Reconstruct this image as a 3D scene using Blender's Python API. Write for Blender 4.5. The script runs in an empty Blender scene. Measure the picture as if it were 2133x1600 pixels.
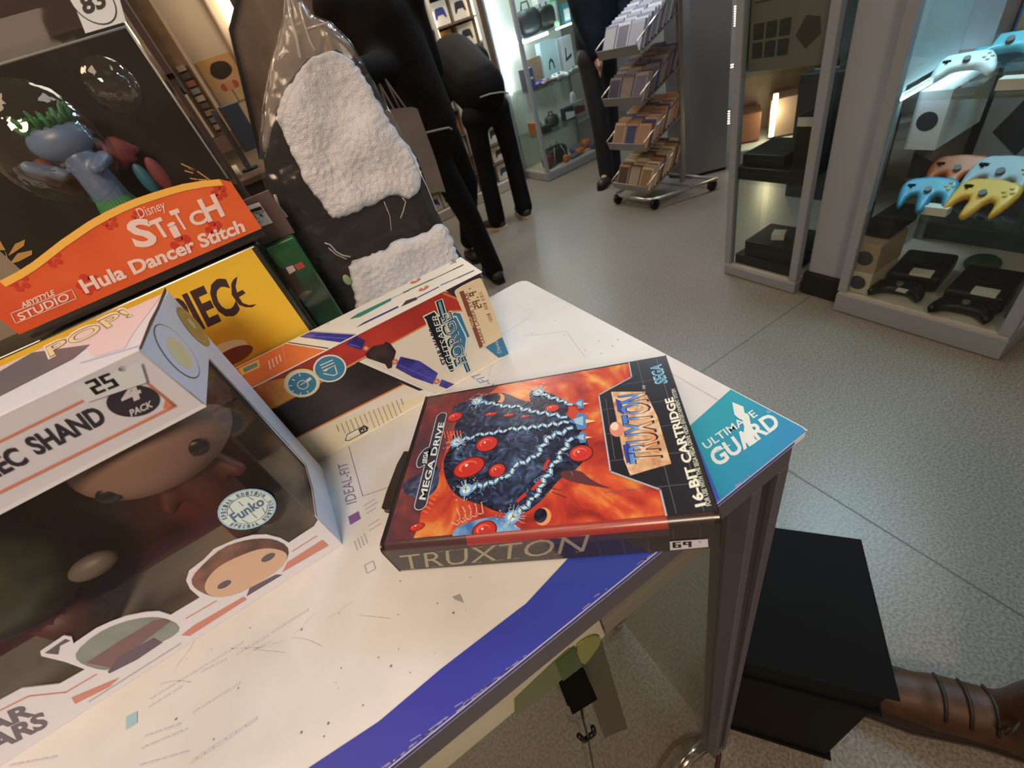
import bpy, bmesh, math, random
from mathutils import Vector, Matrix, noise
from mathutils.geometry import tessellate_polygon
random.seed(7)
PI = math.pi
# ------------------------------------------------------------------ camera
F_PX, PITCH, ROLL, CAM_Z, YAW = 883.45, 0.67627, -0.35656, 1.2249, math.radians(17.5)
def _axes():
    cp, sp, cr, sr = math.cos(PITCH), math.sin(PITCH), math.cos(ROLL), math.sin(ROLL)
    fw = Vector((0, cp, -sp)); rt = Vector((1, 0, 0)); up = rt.cross(fw)
    r2 = cr*rt + sr*up; u2 = -sr*rt + cr*up
    m = Matrix.Rotation(-YAW, 3, 'Z')
    return m @ r2, m @ u2, m @ fw
RT, UP, FW = _axes()
CAM = Vector((0, 0, CAM_Z))
cd = bpy.data.cameras.new('camera'); co = bpy.data.objects.new('camera', cd)
bpy.context.scene.collection.objects.link(co)
cd.sensor_fit = 'HORIZONTAL'; cd.sensor_width = 36; cd.lens = F_PX/2133*36
cd.clip_start = 0.02; cd.clip_end = 60
M = Matrix((RT, UP, -FW)).transposed().to_4x4(); M.translation = CAM
co.matrix_world = M
cd.dof.use_dof = True; cd.dof.focus_distance = 0.36; cd.dof.aperture_fstop = 11.0
SC = bpy.context.scene
SC.camera = co
# ------------------------------------------------------------------ view + world + lights
SC.view_settings.view_transform = 'Standard'; SC.view_settings.look = 'None'
SC.view_settings.gamma = 1; SC.view_settings.use_curve_mapping = False
SC.view_settings.exposure = 0.0
w = bpy.data.worlds.new('world'); SC.world = w; w.use_nodes = True
w.node_tree.nodes['Background'].inputs[0].default_value = (0.75, 0.62, 0.5, 1)
w.node_tree.nodes['Background'].inputs[1].default_value = 0.05
COL = SC.collection
def area(name, loc, size, power, col, rot=(0, 0, 0), sy=None):
    l = bpy.data.lights.new(name, 'AREA'); l.energy = power; l.color = col
    l.shape = 'RECTANGLE'; l.size = size; l.size_y = sy or size
    o = bpy.data.objects.new(name, l); COL.objects.link(o); o.location = loc; o.rotation_euler = rot
    return o
WARM = (1.0, 0.74, 0.52); COOL = (0.76, 0.87, 1.0); NEUT = (1.0, 0.9, 0.8)
area('ceiling_lamp_near', (-0.7, -0.1, 2.85), 0.9, 13, WARM)
area('ceiling_lamp_behind', (-0.45, -1.0, 2.15), 0.45, 21, WARM, (math.radians(38), 0, math.radians(-12)))
area('ceiling_lamp_side', (-1.4, 1.6, 2.8), 1.0, 26, WARM)
area('ceiling_lamp_middle', (0.9, 2.6, 2.8), 0.9, 14, NEUT)
area('aisle_fill_light', (1.35, 0.6, 2.75), 0.6, 4, NEUT, (0, math.radians(-22), 0))  # added fill light, aimed at the column and cabinet frames
area('ceiling_lamp_cool', (2.35, 2.5, 2.8), 0.8, 38, COOL)
area('ceiling_lamp_back', (-1.2, 3.6, 2.8), 1.0, 20, WARM)

# ------------------------------------------------------------------ geometry helpers
def ray(u, v):
    return (RT*((u-1066.5)/F_PX) + UP*(-(v-800)/F_PX) + FW)
def hz(u, v, z):
    d = ray(u, v); return CAM + d*((z-CAM.z)/d.z)
def hy(u, v, y):
    d = ray(u, v); return CAM + d*((y-CAM.y)/d.y)
def hx(u, v, x):
    d = ray(u, v); return CAM + d*((x-CAM.x)/d.x)
def Q(ox, oy, s):
    return lambda *a: [(ox+a[i]/s, oy+a[i+1]/s) for i in range(0, len(a), 2)]
class Face:
    def __init__(self, o, ux, uy):
        self.o = Vector(o); self.ux = Vector(ux).normalized(); uy = Vector(uy)
        self.uy = (uy-self.ux*uy.dot(self.ux)).normalized(); self.n = self.ux.cross(self.uy)
    def px(self, p):
        d = ray(*p); t = (self.o-CAM).dot(self.n)/d.dot(self.n); q = CAM+d*t-self.o
        return (q.dot(self.ux), q.dot(self.uy))
    def P(self, x, y, h=0.0):
        return self.o+self.ux*x+self.uy*y+self.n*h
def clip_poly(poly, x0, y0, x1, y1):
    def clip(pts, ins, inter):
        out = []
        for i in range(len(pts)):
            a, b = pts[i-1], pts[i]
            if ins(b):
                if not ins(a): out.append(inter(a, b))
                out.append(b)
            elif ins(a): out.append(inter(a, b))
        return out
    def ix(k): return lambda a, b: (k, a[1]+(b[1]-a[1])*(k-a[0])/(b[0]-a[0]))
    def iy(k): return lambda a, b: (a[0]+(b[0]-a[0])*(k-a[1])/(b[1]-a[1]), k)
    for ins, inter in ((lambda p: p[0] >= x0, ix(x0)), (lambda p: p[0] <= x1, ix(x1)), (lambda p: p[1] >= y0, iy(y0)), (lambda p: p[1] <= y1, iy(y1))):
        if not poly: break
        poly = clip(poly, ins, inter)
    return poly
# ------------------------------------------------------------------ materials
def lin(c):
    c = c/255.0
    return c/12.92 if c <= 0.04045 else ((c+0.055)/1.055)**2.4
def raw(*c): return tuple(lin(x) for x in c)
WL = (lin(218), lin(192), lin(166))
def seen(r, g, b):      # the colour a thing has under the shop's warm lamps -> its own colour
    return tuple(min(0.9, lin(x)/w_*0.72) for x, w_ in zip((r, g, b), WL))
MATS = {}
def mat(name, col, rough=0.5, metal=0.0, spec=0.5, emit=None, es=0.0, alpha=1.0, trans=0.0, coat=0.0, noise_amt=0.0, nscale=40.0, bump=0.0, bscale=200.0, col2=None, stretch=None):
    if name in MATS: return MATS[name]
    m = bpy.data.materials.new(name); m.use_nodes = True; nt = m.node_tree; b = nt.nodes['Principled BSDF']
    b.inputs['Base Color'].default_value = (*col, 1); b.inputs['Roughness'].default_value = rough
    b.inputs['Metallic'].default_value = metal; b.inputs['Specular IOR Level'].default_value = spec
    b.inputs['Alpha'].default_value = alpha; b.inputs['Transmission Weight'].default_value = trans
    b.inputs['Coat Weight'].default_value = coat; b.inputs['Coat Roughness'].default_value = 0.12
    if emit: b.inputs['Emission Color'].default_value = (*emit, 1); b.inputs['Emission Strength'].default_value = es
    tc = nt.nodes.new('ShaderNodeTexCoord'); src = tc.outputs['Object']
    if stretch:
        mp = nt.nodes.new('ShaderNodeMapping'); mp.inputs['Scale'].default_value = stretch
        nt.links.new(src, mp.inputs[0]); src = mp.outputs[0]
    if noise_amt > 0 or col2:
        n = nt.nodes.new('ShaderNodeTexNoise'); n.inputs['Scale'].default_value = nscale; n.inputs['Detail'].default_value = 4
        nt.links.new(src, n.inputs['Vector'])
        r = nt.nodes.new('ShaderNodeValToRGB')
        c1 = tuple(max(0, x*(1-noise_amt)) for x in col); c2 = col2 or tuple(min(1, x*(1+noise_amt)) for x in col)
        if col2: c1 = col
        r.color_ramp.elements[0].color = (*c1, 1); r.color_ramp.elements[0].position = 0.35
        r.color_ramp.elements[1].color = (*c2, 1); r.color_ramp.elements[1].position = 0.65
        nt.links.new(n.outputs[0], r.inputs[0]); nt.links.new(r.outputs[0], b.inputs['Base Color'])
    if bump > 0:
        n2 = nt.nodes.new('ShaderNodeTexNoise'); n2.inputs['Scale'].default_value = bscale; n2.inputs['Detail'].default_value = 3
        nt.links.new(src, n2.inputs['Vector'])
        bp = nt.nodes.new('ShaderNodeBump'); bp.inputs['Strength'].default_value = bump; bp.inputs['Distance'].default_value = 0.002
        nt.links.new(n2.outputs[0], bp.inputs['Height']); nt.links.new(bp.outputs[0], b.inputs['Normal'])
    MATS[name] = m; return m
def ramp_noise(name, stops, scale, rough=0.4, detail=5, dist=0.0, stretch=None, coat=0.0):
    m = mat(name, (0.5, 0.5, 0.5), rough, coat=coat); nt = m.node_tree; b = nt.nodes['Principled BSDF']
    tc = nt.nodes.new('ShaderNodeTexCoord'); mp = nt.nodes.new('ShaderNodeMapping'); n = nt.nodes.new('ShaderNodeTexNoise')
    mp.inputs['Scale'].default_value = stretch or (1, 1, 1)
    n.inputs['Scale'].default_value = scale; n.inputs['Detail'].default_value = detail; n.inputs['Distortion'].default_value = dist
    r = nt.nodes.new('ShaderNodeValToRGB'); e = r.color_ramp.elements
    while len(e) < len(stops): e.new(0.5)
    for k, (p, c) in enumerate(stops): e[k].position = p; e[k].color = (*c, 1)
    nt.links.new(tc.outputs['Object'], mp.inputs[0]); nt.links.new(mp.outputs[0], n.inputs['Vector'])
    nt.links.new(n.outputs[0], r.inputs[0]); nt.links.new(r.outputs[0], b.inputs['Base Color'])
    return m
def grad_mat(name, o, d, length, stops, rough=0.4, coat=0.0):   # printed gradient along direction d (object coords)
    m = mat(name, (0.5, 0.5, 0.5), rough, coat=coat); nt = m.node_tree; b = nt.nodes['Principled BSDF']
    tc = nt.nodes.new('ShaderNodeTexCoord'); sub = nt.nodes.new('ShaderNodeVectorMath'); sub.operation = 'SUBTRACT'
    sub.inputs[1].default_value = o; dt = nt.nodes.new('ShaderNodeVectorMath'); dt.operation = 'DOT_PRODUCT'
    dt.inputs[1].default_value = Vector(d).normalized()/length
    r = nt.nodes.new('ShaderNodeValToRGB'); e = r.color_ramp.elements
    while len(e) < len(stops): e.new(0.5)
    for k, (p, c) in enumerate(stops): e[k].position = p; e[k].color = (*c, 1)
    nt.links.new(tc.outputs['Object'], sub.inputs[0]); nt.links.new(sub.outputs[0], dt.inputs[0])
    nt.links.new(dt.outputs['Value'], r.inputs[0]); nt.links.new(r.outputs[0], b.inputs['Base Color'])
    return m
def clear_mat(name, tint=(1, 1, 1), opac=0.08, rough=0.05, haze=(0.8, 0.8, 0.8), gloss=0.12, bump=0.0, bscale=30, fres=1.0):
    """thin clear sheet: mostly transparent, with a little haze and a glossy reflection"""
    if name in MATS: return MATS[name]
    m = bpy.data.materials.new(name); m.use_nodes = True; nt = m.node_tree; nt.nodes.clear()
    out = nt.nodes.new('ShaderNodeOutputMaterial'); tr = nt.nodes.new('ShaderNodeBsdfTransparent'); tr.inputs[0].default_value = (*tint, 1)
    df = nt.nodes.new('ShaderNodeBsdfDiffuse'); df.inputs[0].default_value = (*haze, 1)
    gl = nt.nodes.new('ShaderNodeBsdfGlossy'); gl.inputs['Roughness'].default_value = rough
    m1 = nt.nodes.new('ShaderNodeMixShader'); m1.inputs[0].default_value = opac
    lw = nt.nodes.new('ShaderNodeFresnel'); lw.inputs[0].default_value = 1.45
    ad = nt.nodes.new('ShaderNodeMath'); ad.operation = 'MULTIPLY_ADD'; ad.inputs[1].default_value = fres; ad.inputs[2].default_value = gloss*0.2; ad.use_clamp = True
    m2 = nt.nodes.new('ShaderNodeMixShader')
    nt.links.new(tr.outputs[0], m1.inputs[1]); nt.links.new(df.outputs[0], m1.inputs[2])
    geo = nt.nodes.new('ShaderNodeNewGeometry'); inv = nt.nodes.new('ShaderNodeMath'); inv.operation = 'SUBTRACT'; inv.inputs[0].default_value = 1.0
    mul = nt.nodes.new('ShaderNodeMath'); mul.operation = 'MULTIPLY'; nt.links.new(geo.outputs['Backfacing'], inv.inputs[1])
    nt.links.new(lw.outputs[0], ad.inputs[0]); nt.links.new(ad.outputs[0], mul.inputs[0]); nt.links.new(inv.outputs[0], mul.inputs[1]); nt.links.new(mul.outputs[0], m2.inputs[0])
    nt.links.new(m1.outputs[0], m2.inputs[1]); nt.links.new(gl.outputs[0], m2.inputs[2]); nt.links.new(m2.outputs[0], out.inputs[0])
    if bump:
        tc = nt.nodes.new('ShaderNodeTexCoord'); n2 = nt.nodes.new('ShaderNodeTexNoise'); n2.inputs['Scale'].default_value = bscale
        bp = nt.nodes.new('ShaderNodeBump'); bp.inputs['Strength'].default_value = bump; bp.inputs['Distance'].default_value = 0.01
        nt.links.new(tc.outputs['Object'], n2.inputs['Vector']); nt.links.new(n2.outputs[0], bp.inputs['Height'])
        for q in (gl, df): nt.links.new(bp.outputs[0], q.inputs['Normal'])
        nt.links.new(bp.outputs[0], lw.inputs['Normal'])
    MATS[name] = m; return m
# ------------------------------------------------------------------ objects
def tag(o, label=None, cat=None, group=None, kind=None):
    if label: o['label'] = label
    if cat: o['category'] = cat
    if group: o['group'] = group
    if kind: o['kind'] = kind
    return o
def thing(name, label, cat, loc, group=None, rz=0.0):
    o = bpy.data.objects.new(name, None); COL.objects.link(o); o.location = loc; o.rotation_euler = (0, 0, rz)
    o.empty_display_size = 0.02
    return tag(o, label, cat, group)
def wloc(p):
    v = Vector((0, 0, 0))
    while p is not None: v = v+Vector(p.location); p = p.parent
    return v
class MB:
    """mesh builder with material slots; points are world points unless local=True in build"""
    def __init__(self): self.v = []; self.f = []; self.m = []; self.ms = []; self.sm = []
    def mi(self, m):
        if m not in self.ms: self.ms.append(m)
        return self.ms.index(m)
    def add(self, vs, fs, m, smooth=False):
        b = len(self.v); self.v += [Vector(p) for p in vs]; k = self.mi(m)
        for f in fs: self.f.append(tuple(b+i for i in f)); self.m.append(k); self.sm.append(smooth)
    def box(self, c, s, m, rz=0.0, R=None):
        c = Vector(c); R = R or Matrix.Rotation(rz, 3, 'Z'); hx_, hy_, hz_ = s[0]/2, s[1]/2, s[2]/2
        vs = [c+R@Vector((x*hx_, y*hy_, z*hz_)) for z in (-1, 1) for y in (-1, 1) for x in (-1, 1)]
        self.add(vs, [(0, 2, 3, 1), (4, 5, 7, 6), (0, 1, 5, 4), (2, 6, 7, 3), (0, 4, 6, 2), (1, 3, 7, 5)], m)
    def b2(self, x0, x1, y0, y1, z0, z1, m):
        self.box(((x0+x1)/2, (y0+y1)/2, (z0+z1)/2), (abs(x1-x0), abs(y1-y0), abs(z1-z0)), m)
    def prism(self, pts, off, m, smooth=False):    # pts: 3-D planar loop, extruded by vector off
        n = len(pts); off = Vector(off); a = [Vector(p) for p in pts]; vs = a+[p+off for p in a]
        self.add(vs, [tuple(range(n)), tuple(range(2*n-1, n-1, -1))]+[(i, (i+1) % n, n+(i+1) % n, n+i) for i in range(n)], m, smooth)
    def cyl(self, p0, p1, r0, m, r1=None, n=12, caps=True):
        p0, p1 = Vector(p0), Vector(p1); r1 = r0 if r1 is None else r1; d = (p1-p0).normalized()
        a = d.orthogonal().normalized(); b = d.cross(a)
        vs = [p0+(a*math.cos(t)+b*math.sin(t))*r0 for t in [2*PI*i/n for i in range(n)]]+[p1+(a*math.cos(t)+b*math.sin(t))*r1 for t in [2*PI*i/n for i in range(n)]]
        self.add(vs, [(i, (i+1) % n, n+(i+1) % n, n+i) for i in range(n)], m, True)
        if caps: self.add(vs[:n], [tuple(range(n-1, -1, -1))], m); self.add(vs[n:], [tuple(range(n))], m)
    def tube(self, pts, r, m, n=8):
        pts = [Vector(p) for p in pts]; vs = []; a = None
        for i, p in enumerate(pts):
            d = (pts[min(i+1, len(pts)-1)]-pts[max(i-1, 0)]).normalized()
            a = (a-d*a.dot(d)).normalized() if a is not None and (a-d*a.dot(d)).length > 1e-6 else d.orthogonal().normalized()
            b = d.cross(a); vs += [p+(a*math.cos(t)+b*math.sin(t))*r for t in [2*PI*k/n for k in range(n)]]
        fs = [(i*n+k, i*n+(k+1) % n, (i+1)*n+(k+1) % n, (i+1)*n+k) for i in range(len(pts)-1) for k in range(n)]
        fs += [tuple(range(n-1, -1, -1)), tuple(range((len(pts)-1)*n, len(pts)*n))]
        self.add(vs, fs, m, True)
    def ell(self, c, r, m, R=None, nu=20, nv=12, fn=None):
        c = Vector(c); R = R or Matrix.Identity(3); vs = []; r = (r, r, r) if not hasattr(r, '__len__') else r
        for j in range(nv+1):
            for i in range(nu):
                th, ph = PI*j/nv, 2*PI*i/nu; p = Vector((math.sin(th)*math.cos(ph), math.sin(th)*math.sin(ph), math.cos(th)))
                k = fn(p) if fn else 1.0
                vs.append(c+R@Vector((p.x*r[0]*k, p.y*r[1]*k, p.z*r[2]*k)))
        self.add(vs, [(j*nu+i, (j+1)*nu+i, (j+1)*nu+(i+1) % nu, j*nu+(i+1) % nu) for j in range(nv) for i in range(nu)], m, True)
    def capsule(self, p0, p1, r0, r1, m, n=14):
        p0, p1 = Vector(p0), Vector(p1); self.ell(p0, r0, m, nu=n, nv=8); self.ell(p1, r1, m, nu=n, nv=8); self.cyl(p0, p1, r0, m, r1, n)
    def build(self, name, parent=None, bevel=0.0, local=False, seg=2, remesh=0.0, kind=None, label=None, solid=0.0):
        me = bpy.data.meshes.new(name); off = Vector((0, 0, 0)) if (local or parent is None) else wloc(parent)
        me.from_pydata([tuple(p-off) for p in self.v], [], self.f)
        for m in self.ms: me.materials.append(m)
        for p, k, s in zip(me.polygons, self.m, self.sm): p.material_index = k; p.use_smooth = s
        bm = bmesh.new(); bm.from_mesh(me)
        if remesh == 0: bmesh.ops.remove_doubles(bm, verts=bm.verts, dist=1e-6)
        bm.to_mesh(me); bm.free(); me.update()
        o = bpy.data.objects.new(name, me); COL.objects.link(o); o.parent = parent
        if remesh:
            r = o.modifiers.new('join', 'REMESH'); r.mode = 'VOXEL'; r.voxel_size = remesh; r.use_smooth_shade = True
            s = o.modifiers.new('soft', 'SMOOTH'); s.factor = 0.5; s.iterations = 5
        if solid: s = o.modifiers.new('thick', 'SOLIDIFY'); s.thickness = solid
        if bevel: b = o.modifiers.new('edge', 'BEVEL'); b.width = bevel; b.segments = seg; b.limit_method = 'ANGLE'; b.harden_normals = False
        if kind: o['kind'] = kind
        if label: o['label'] = label
        return o
def solo(mb, name, label, cat, group=None, kind=None, base=None, **k):
    """a thing that is one mesh: origin moved to its base"""
    if base is None:
        xs = [p.x for p in mb.v]; ys = [p.y for p in mb.v]; zs = [p.z for p in mb.v]
        base = ((min(xs)+max(xs))/2, (min(ys)+max(ys))/2, min(zs))
    base = Vector(base); mb.v = [p-base for p in mb.v]
    o = mb.build(name, None, local=True, **k); o.location = base
    return tag(o, label, cat, group, kind)
def copy_tree(o, parent=None):
    c = o.copy(); COL.objects.link(c)
    if parent: c.parent = parent
    for ch in list(o.children): copy_tree(ch, c)
    return c
_tc = {}
def text_mesh(s, bold=0.0):
    k = (s, bold)
    if k in _tc: return _tc[k]
    cu = bpy.data.curves.new('t', 'FONT'); cu.body = s; cu.size = 1.0; cu.offset = max(-.02, min(bold, .035)); cu.resolution_u = 3
    ob = bpy.data.objects.new('t', cu); COL.objects.link(ob)
    dg = bpy.context.evaluated_depsgraph_get(); me = bpy.data.meshes.new_from_object(ob.evaluated_get(dg))
    vs = [(v.co.x, v.co.y) for v in me.vertices]; fs = [tuple(p.vertices) for p in me.polygons]
    bpy.data.objects.remove(ob); bpy.data.meshes.remove(me); bpy.data.curves.remove(cu)
    _tc[k] = (vs, fs); return _tc[k]
CAP = 0.69
class Print:
    """flat ink layers on a face"""
    def __init__(self, face, step=0.00012, base=0.0002, rect=None):
        self.f = face; self.b = MB(); self.step = step; self.base = base; self.rect = rect
    def h(self, l): return self.base+l*self.step
    def poly(self, pts, m, l=0, px=True):
        q = [self.f.px(p) for p in pts] if px else list(pts)
        if self.rect:
            q = clip_poly(q, *self.rect)
            if len(q) < 3: return
        t = tessellate_polygon([[Vector((x, y, 0)) for x, y in q]])
        fs = []
        for a, b, c in t:
            ar = (q[b][0]-q[a][0])*(q[c][1]-q[a][1])-(q[b][1]-q[a][1])*(q[c][0]-q[a][0])
            if abs(ar) > 1e-14: fs.append((a, b, c) if ar > 0 else (a, c, b))
        self.b.add([self.f.P(x, y, self.h(l)) for x, y in q], fs, m)
    def line(self, pts, wd, m, l=0, px=True, closed=False):
        q = [self.f.px(p) for p in pts] if px else list(pts)
        n = len(q)
        for i in range(n if closed else n-1):
            a, b = Vector(q[i]), Vector(q[(i+1) % n]); d = b-a
            if d.length < 1e-7: continue
            d.normalize(); nn = Vector((-d.y, d.x))*wd/2; e = d*wd*0.3
            self.poly([tuple(a-nn-e), tuple(b-nn+e), tuple(b+nn+e), tuple(a+nn-e)], m, l, px=False)
    def circ(self, c, e, m, l=0, px=True, ry=1.0, n=28, a0=0, a1=2*PI, rad=None, rot=0.0):
        c = Vector(self.f.px(c) if px else c); r = rad if rad is not None else (Vector(self.f.px(e) if px else e)-c).length
        pts = []
        for i in range(n):
            t = a0+(a1-a0)*i/(n if a1-a0 > 6.28 else n-1); x, y = r*math.cos(t), r*ry*math.sin(t)
            pts.append((c.x+x*math.cos(rot)-y*math.sin(rot), c.y+x*math.sin(rot)+y*math.cos(rot)))
        self.poly(pts, m, l, px=False); return c, r
    def text(self, s, bl, br, tl, m, l=0, px=True, bold=0.0):
        a, b, c = [Vector(self.f.px(p) if px else p) for p in (bl, br, tl)]
        vs, fs = text_mesh(s, bold); x0 = min(v[0] for v in vs); x1 = max(v[0] for v in vs)
        P = [a+(b-a)*((x-x0)/(x1-x0))+(c-a)*(y/CAP) for x, y in vs]
        ar = (b-a).x*(c-a).y-(b-a).y*(c-a).x
        if self.rect: pass
        self.b.add([self.f.P(p.x, p.y, self.h(l)) for p in P], fs if ar > 0 else [tuple(reversed(f)) for f in fs], m)
    def build(self, name, parent, **k): return self.b.build(name, parent, **k)
def seg_digits(pr, s, bl, br, tl, m, l=0, w=0.26, px=True):
    """blocky price-gun digits"""
    G = {'0': 'abcdef', '2': 'abged', '5': 'afgcd', '6': 'afgcde', '9': 'gfabc', '8': 'abcdefg', '3': 'abgcd', '4': 'fgbc', '1': 'bc'}
    a, b, c = [Vector(pr.f.px(p) if px else p) for p in (bl, br, tl)]; X = b-a; Y = c-a; n = len(s); adv = 1.0/n
    def rect(x0, y0, x1, y1): pr.poly([tuple(a+X*x+Y*y) for x, y in ((x0, y0), (x1, y0), (x1, y1), (x0, y1))], m, l, px=False)
    for i, ch in enumerate(s):
        x0 = i*adv; wd = adv*0.84; t = w*adv; ty = 0.17
        if ch in ',.': rect(x0+wd*0.3, 0, x0+wd*0.6, 0.2); continue
        S = {'a': (0, 1-ty, 1, 1), 'g': (0, .5-ty/2, 1, .5+ty/2), 'd': (0, 0, 1, ty), 'f': (0, .5, t/wd, 1), 'b': (1-t/wd, .5, 1, 1), 'e': (0, 0, t/wd, .5), 'c': (1-t/wd, 0, 1, .5)}
        for g in G[ch]:
            q = S[g]; rect(x0+q[0]*wd, q[1], x0+q[2]*wd, q[3])
def panel(mb, face, outer, holes, m, th=0.0006, px=True):
    """card sheet with holes, th thick, outer side at the face plane"""
    loops = [[(face.px(p) if px else p) for p in lp] for lp in [outer]+list(holes)]
    t = tessellate_polygon([[Vector((x, y, 0)) for x, y in lp] for lp in loops]); fl = [p for lp in loops for p in lp]
    top = [face.P(x, y, 0) for x, y in fl]; bot = [face.P(x, y, -th) for x, y in fl]; n = len(fl); fs = []
    for a, b, c in t:
        ar = (fl[b][0]-fl[a][0])*(fl[c][1]-fl[a][1])-(fl[b][1]-fl[a][1])*(fl[c][0]-fl[a][0])
        if ar < 0: b, c = c, b
        fs += [(a, b, c), (n+a, n+c, n+b)]
    s = 0
    for lp in loops:
        k = len(lp); fs += [(s+i, s+(i+1) % k, n+s+(i+1) % k, n+s+i) for i in range(k)]; s += k
    mb.add(top+bot, fs, m)
def smooth_loop(pts, it=2):
    for _ in range(it):
        q = []
        for i in range(len(pts)):
            a, b = pts[i], pts[(i+1) % len(pts)]
            q += [(a[0]*.75+b[0]*.25, a[1]*.75+b[1]*.25), (a[0]*.25+b[0]*.75, a[1]*.25+b[1]*.75)]
        pts = q
    return pts
T = 1.0     # counter height
# ------------------------------------------------------------------ common materials
WHITE = mat('white_card', seen(222, 200, 182), 0.45)
OFFW = mat('off_white_ink', seen(226, 196, 168), 0.45)
BLACK = mat('black_plastic', (0.006, 0.006, 0.007), 0.38, spec=.35)
BLACKI = mat('black_ink', (0.018, 0.016, 0.017), 0.4)
GREYI = mat('grey_ink', seen(150, 135, 130), 0.5)
ALU = mat('brushed_aluminium', (0.33, 0.32, 0.33), 0.42, metal=0.55, noise_amt=0.06, nscale=8)
ALUD = mat('dark_aluminium', seen(98, 84, 84), 0.42, metal=0.35)
ALUL = mat('light_grey_aluminium', (0.30, 0.335, 0.385), 0.45, metal=0.25)
CHROME = mat('chrome', (0.7, 0.7, 0.7), 0.15, metal=1.0)
GLASS = clear_mat('clear_glass', (0.93, 0.97, 0.95), 0.004, 0.02, (0.6, 0.65, 0.62), 0.05, fres=.6)
GLASSD = clear_mat('dusty_glass', (0.86, 0.85, 0.80), 0.03, 0.15, (0.5, 0.48, 0.44), 0.1, fres=.45)
# ------------------------------------------------------------------ room
def structure():
    m = mat('grey_speckled_vinyl', (0.20, 0.19, 0.175), 0.36, spec=0.5)
    nt = m.node_tree; b = nt.nodes['Principled BSDF']; tc = nt.nodes.new('ShaderNodeTexCoord')
    n1 = nt.nodes.new('ShaderNodeTexNoise'); n1.inputs['Scale'].default_value = 1.1; n1.inputs['Detail'].default_value = 3
    n2 = nt.nodes.new('ShaderNodeTexVoronoi'); n2.inputs['Scale'].default_value = 95
    n3 = nt.nodes.new('ShaderNodeTexNoise'); n3.inputs['Scale'].default_value = 170; n3.inputs['Detail'].default_value = 2
    r1 = nt.nodes.new('ShaderNodeValToRGB'); r1.color_ramp.elements[0].color = (0.205, 0.183, 0.152, 1); r1.color_ramp.elements[1].color = (0.27, 0.247, 0.212, 1)
    r3 = nt.nodes.new('ShaderNodeValToRGB'); r3.color_ramp.elements[0].position = 0.36; r3.color_ramp.elements[1].position = 0.62
    r3.color_ramp.elements[0].color = (0.60, 0.60, 0.60, 1); r3.color_ramp.elements[1].color = (1.1, 1.1, 1.1, 1)
    mx = nt.nodes.new('ShaderNodeMix'); mx.data_type = 'RGBA'; mx.blend_type = 'MULTIPLY'; mx.inputs[0].default_value = 1.0
    for n in (n1, n2, n3): nt.links.new(tc.outputs['Object'], n.inputs['Vector'])
    nt.links.new(n1.outputs[0], r1.inputs[0]); nt.links.new(n3.outputs[0], r3.inputs[0])
    nt.links.new(r1.outputs[0], mx.inputs[6]); nt.links.new(r3.outputs[0], mx.inputs[7]); nt.links.new(mx.outputs[2], b.inputs['Base Color'])
    r2 = nt.nodes.new('ShaderNodeMath'); r2.operation = 'MULTIPLY_ADD'; r2.inputs[1].default_value = 0.2; r2.inputs[2].default_value = 0.27
    nt.links.new(n1.outputs[0], r2.inputs[0]); nt.links.new(r2.outputs[0], b.inputs['Roughness'])
    f = MB(); f.b2(-3.2, 4.2, -2.4, 5.4, -0.06, 0, m); f.build('floor', kind='structure')
    wc = mat('beige_wall_paint', (0.62, 0.52, 0.40), 0.7, noise_amt=0.03, nscale=3)
    wg = mat('grey_wall_paint', (0.30, 0.30, 0.31), 0.6, noise_amt=0.03, nscale=3)
    cm = mat('ceiling_paint', (0.42, 0.38, 0.34), 0.8)
    b = MB(); b.b2(-3.2, 4.2, 5.3, 5.4, 0, 3.0, wc); b.build('wall_back', kind='structure')
    b = MB(); b.b2(-3.3, -3.2, -2.4, 5.4, 0, 3.0, wc); b.build('wall_left', kind='structure')
    b = MB(); b.b2(4.2, 4.3, -2.4, 5.4, 0, 3.0, wg); b.build('wall_right', kind='structure')
    b = MB(); b.b2(-3.2, 4.2, -2.5, -2.4, 0, 3.0, wc); b.build('wall_front', kind='structure')
    b = MB(); b.b2(-3.2, 4.2, -2.4, 5.4, 3.0, 3.06, cm); b.build('ceiling', kind='structure')
    # thin welded seams between the vinyl sheets
    sm = mat('floor_seam', (0.11, 0.10, 0.095), 0.5)
    s = MB(); s.b2(-3.2, 4.2, 0.905, 0.909, 0.0, 0.0008, sm); s.b2(0.86, 0.864, -2.4, 5.3, 0, 0.0008, sm)
    s.build('trim_1', kind='structure')
structure()
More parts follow.
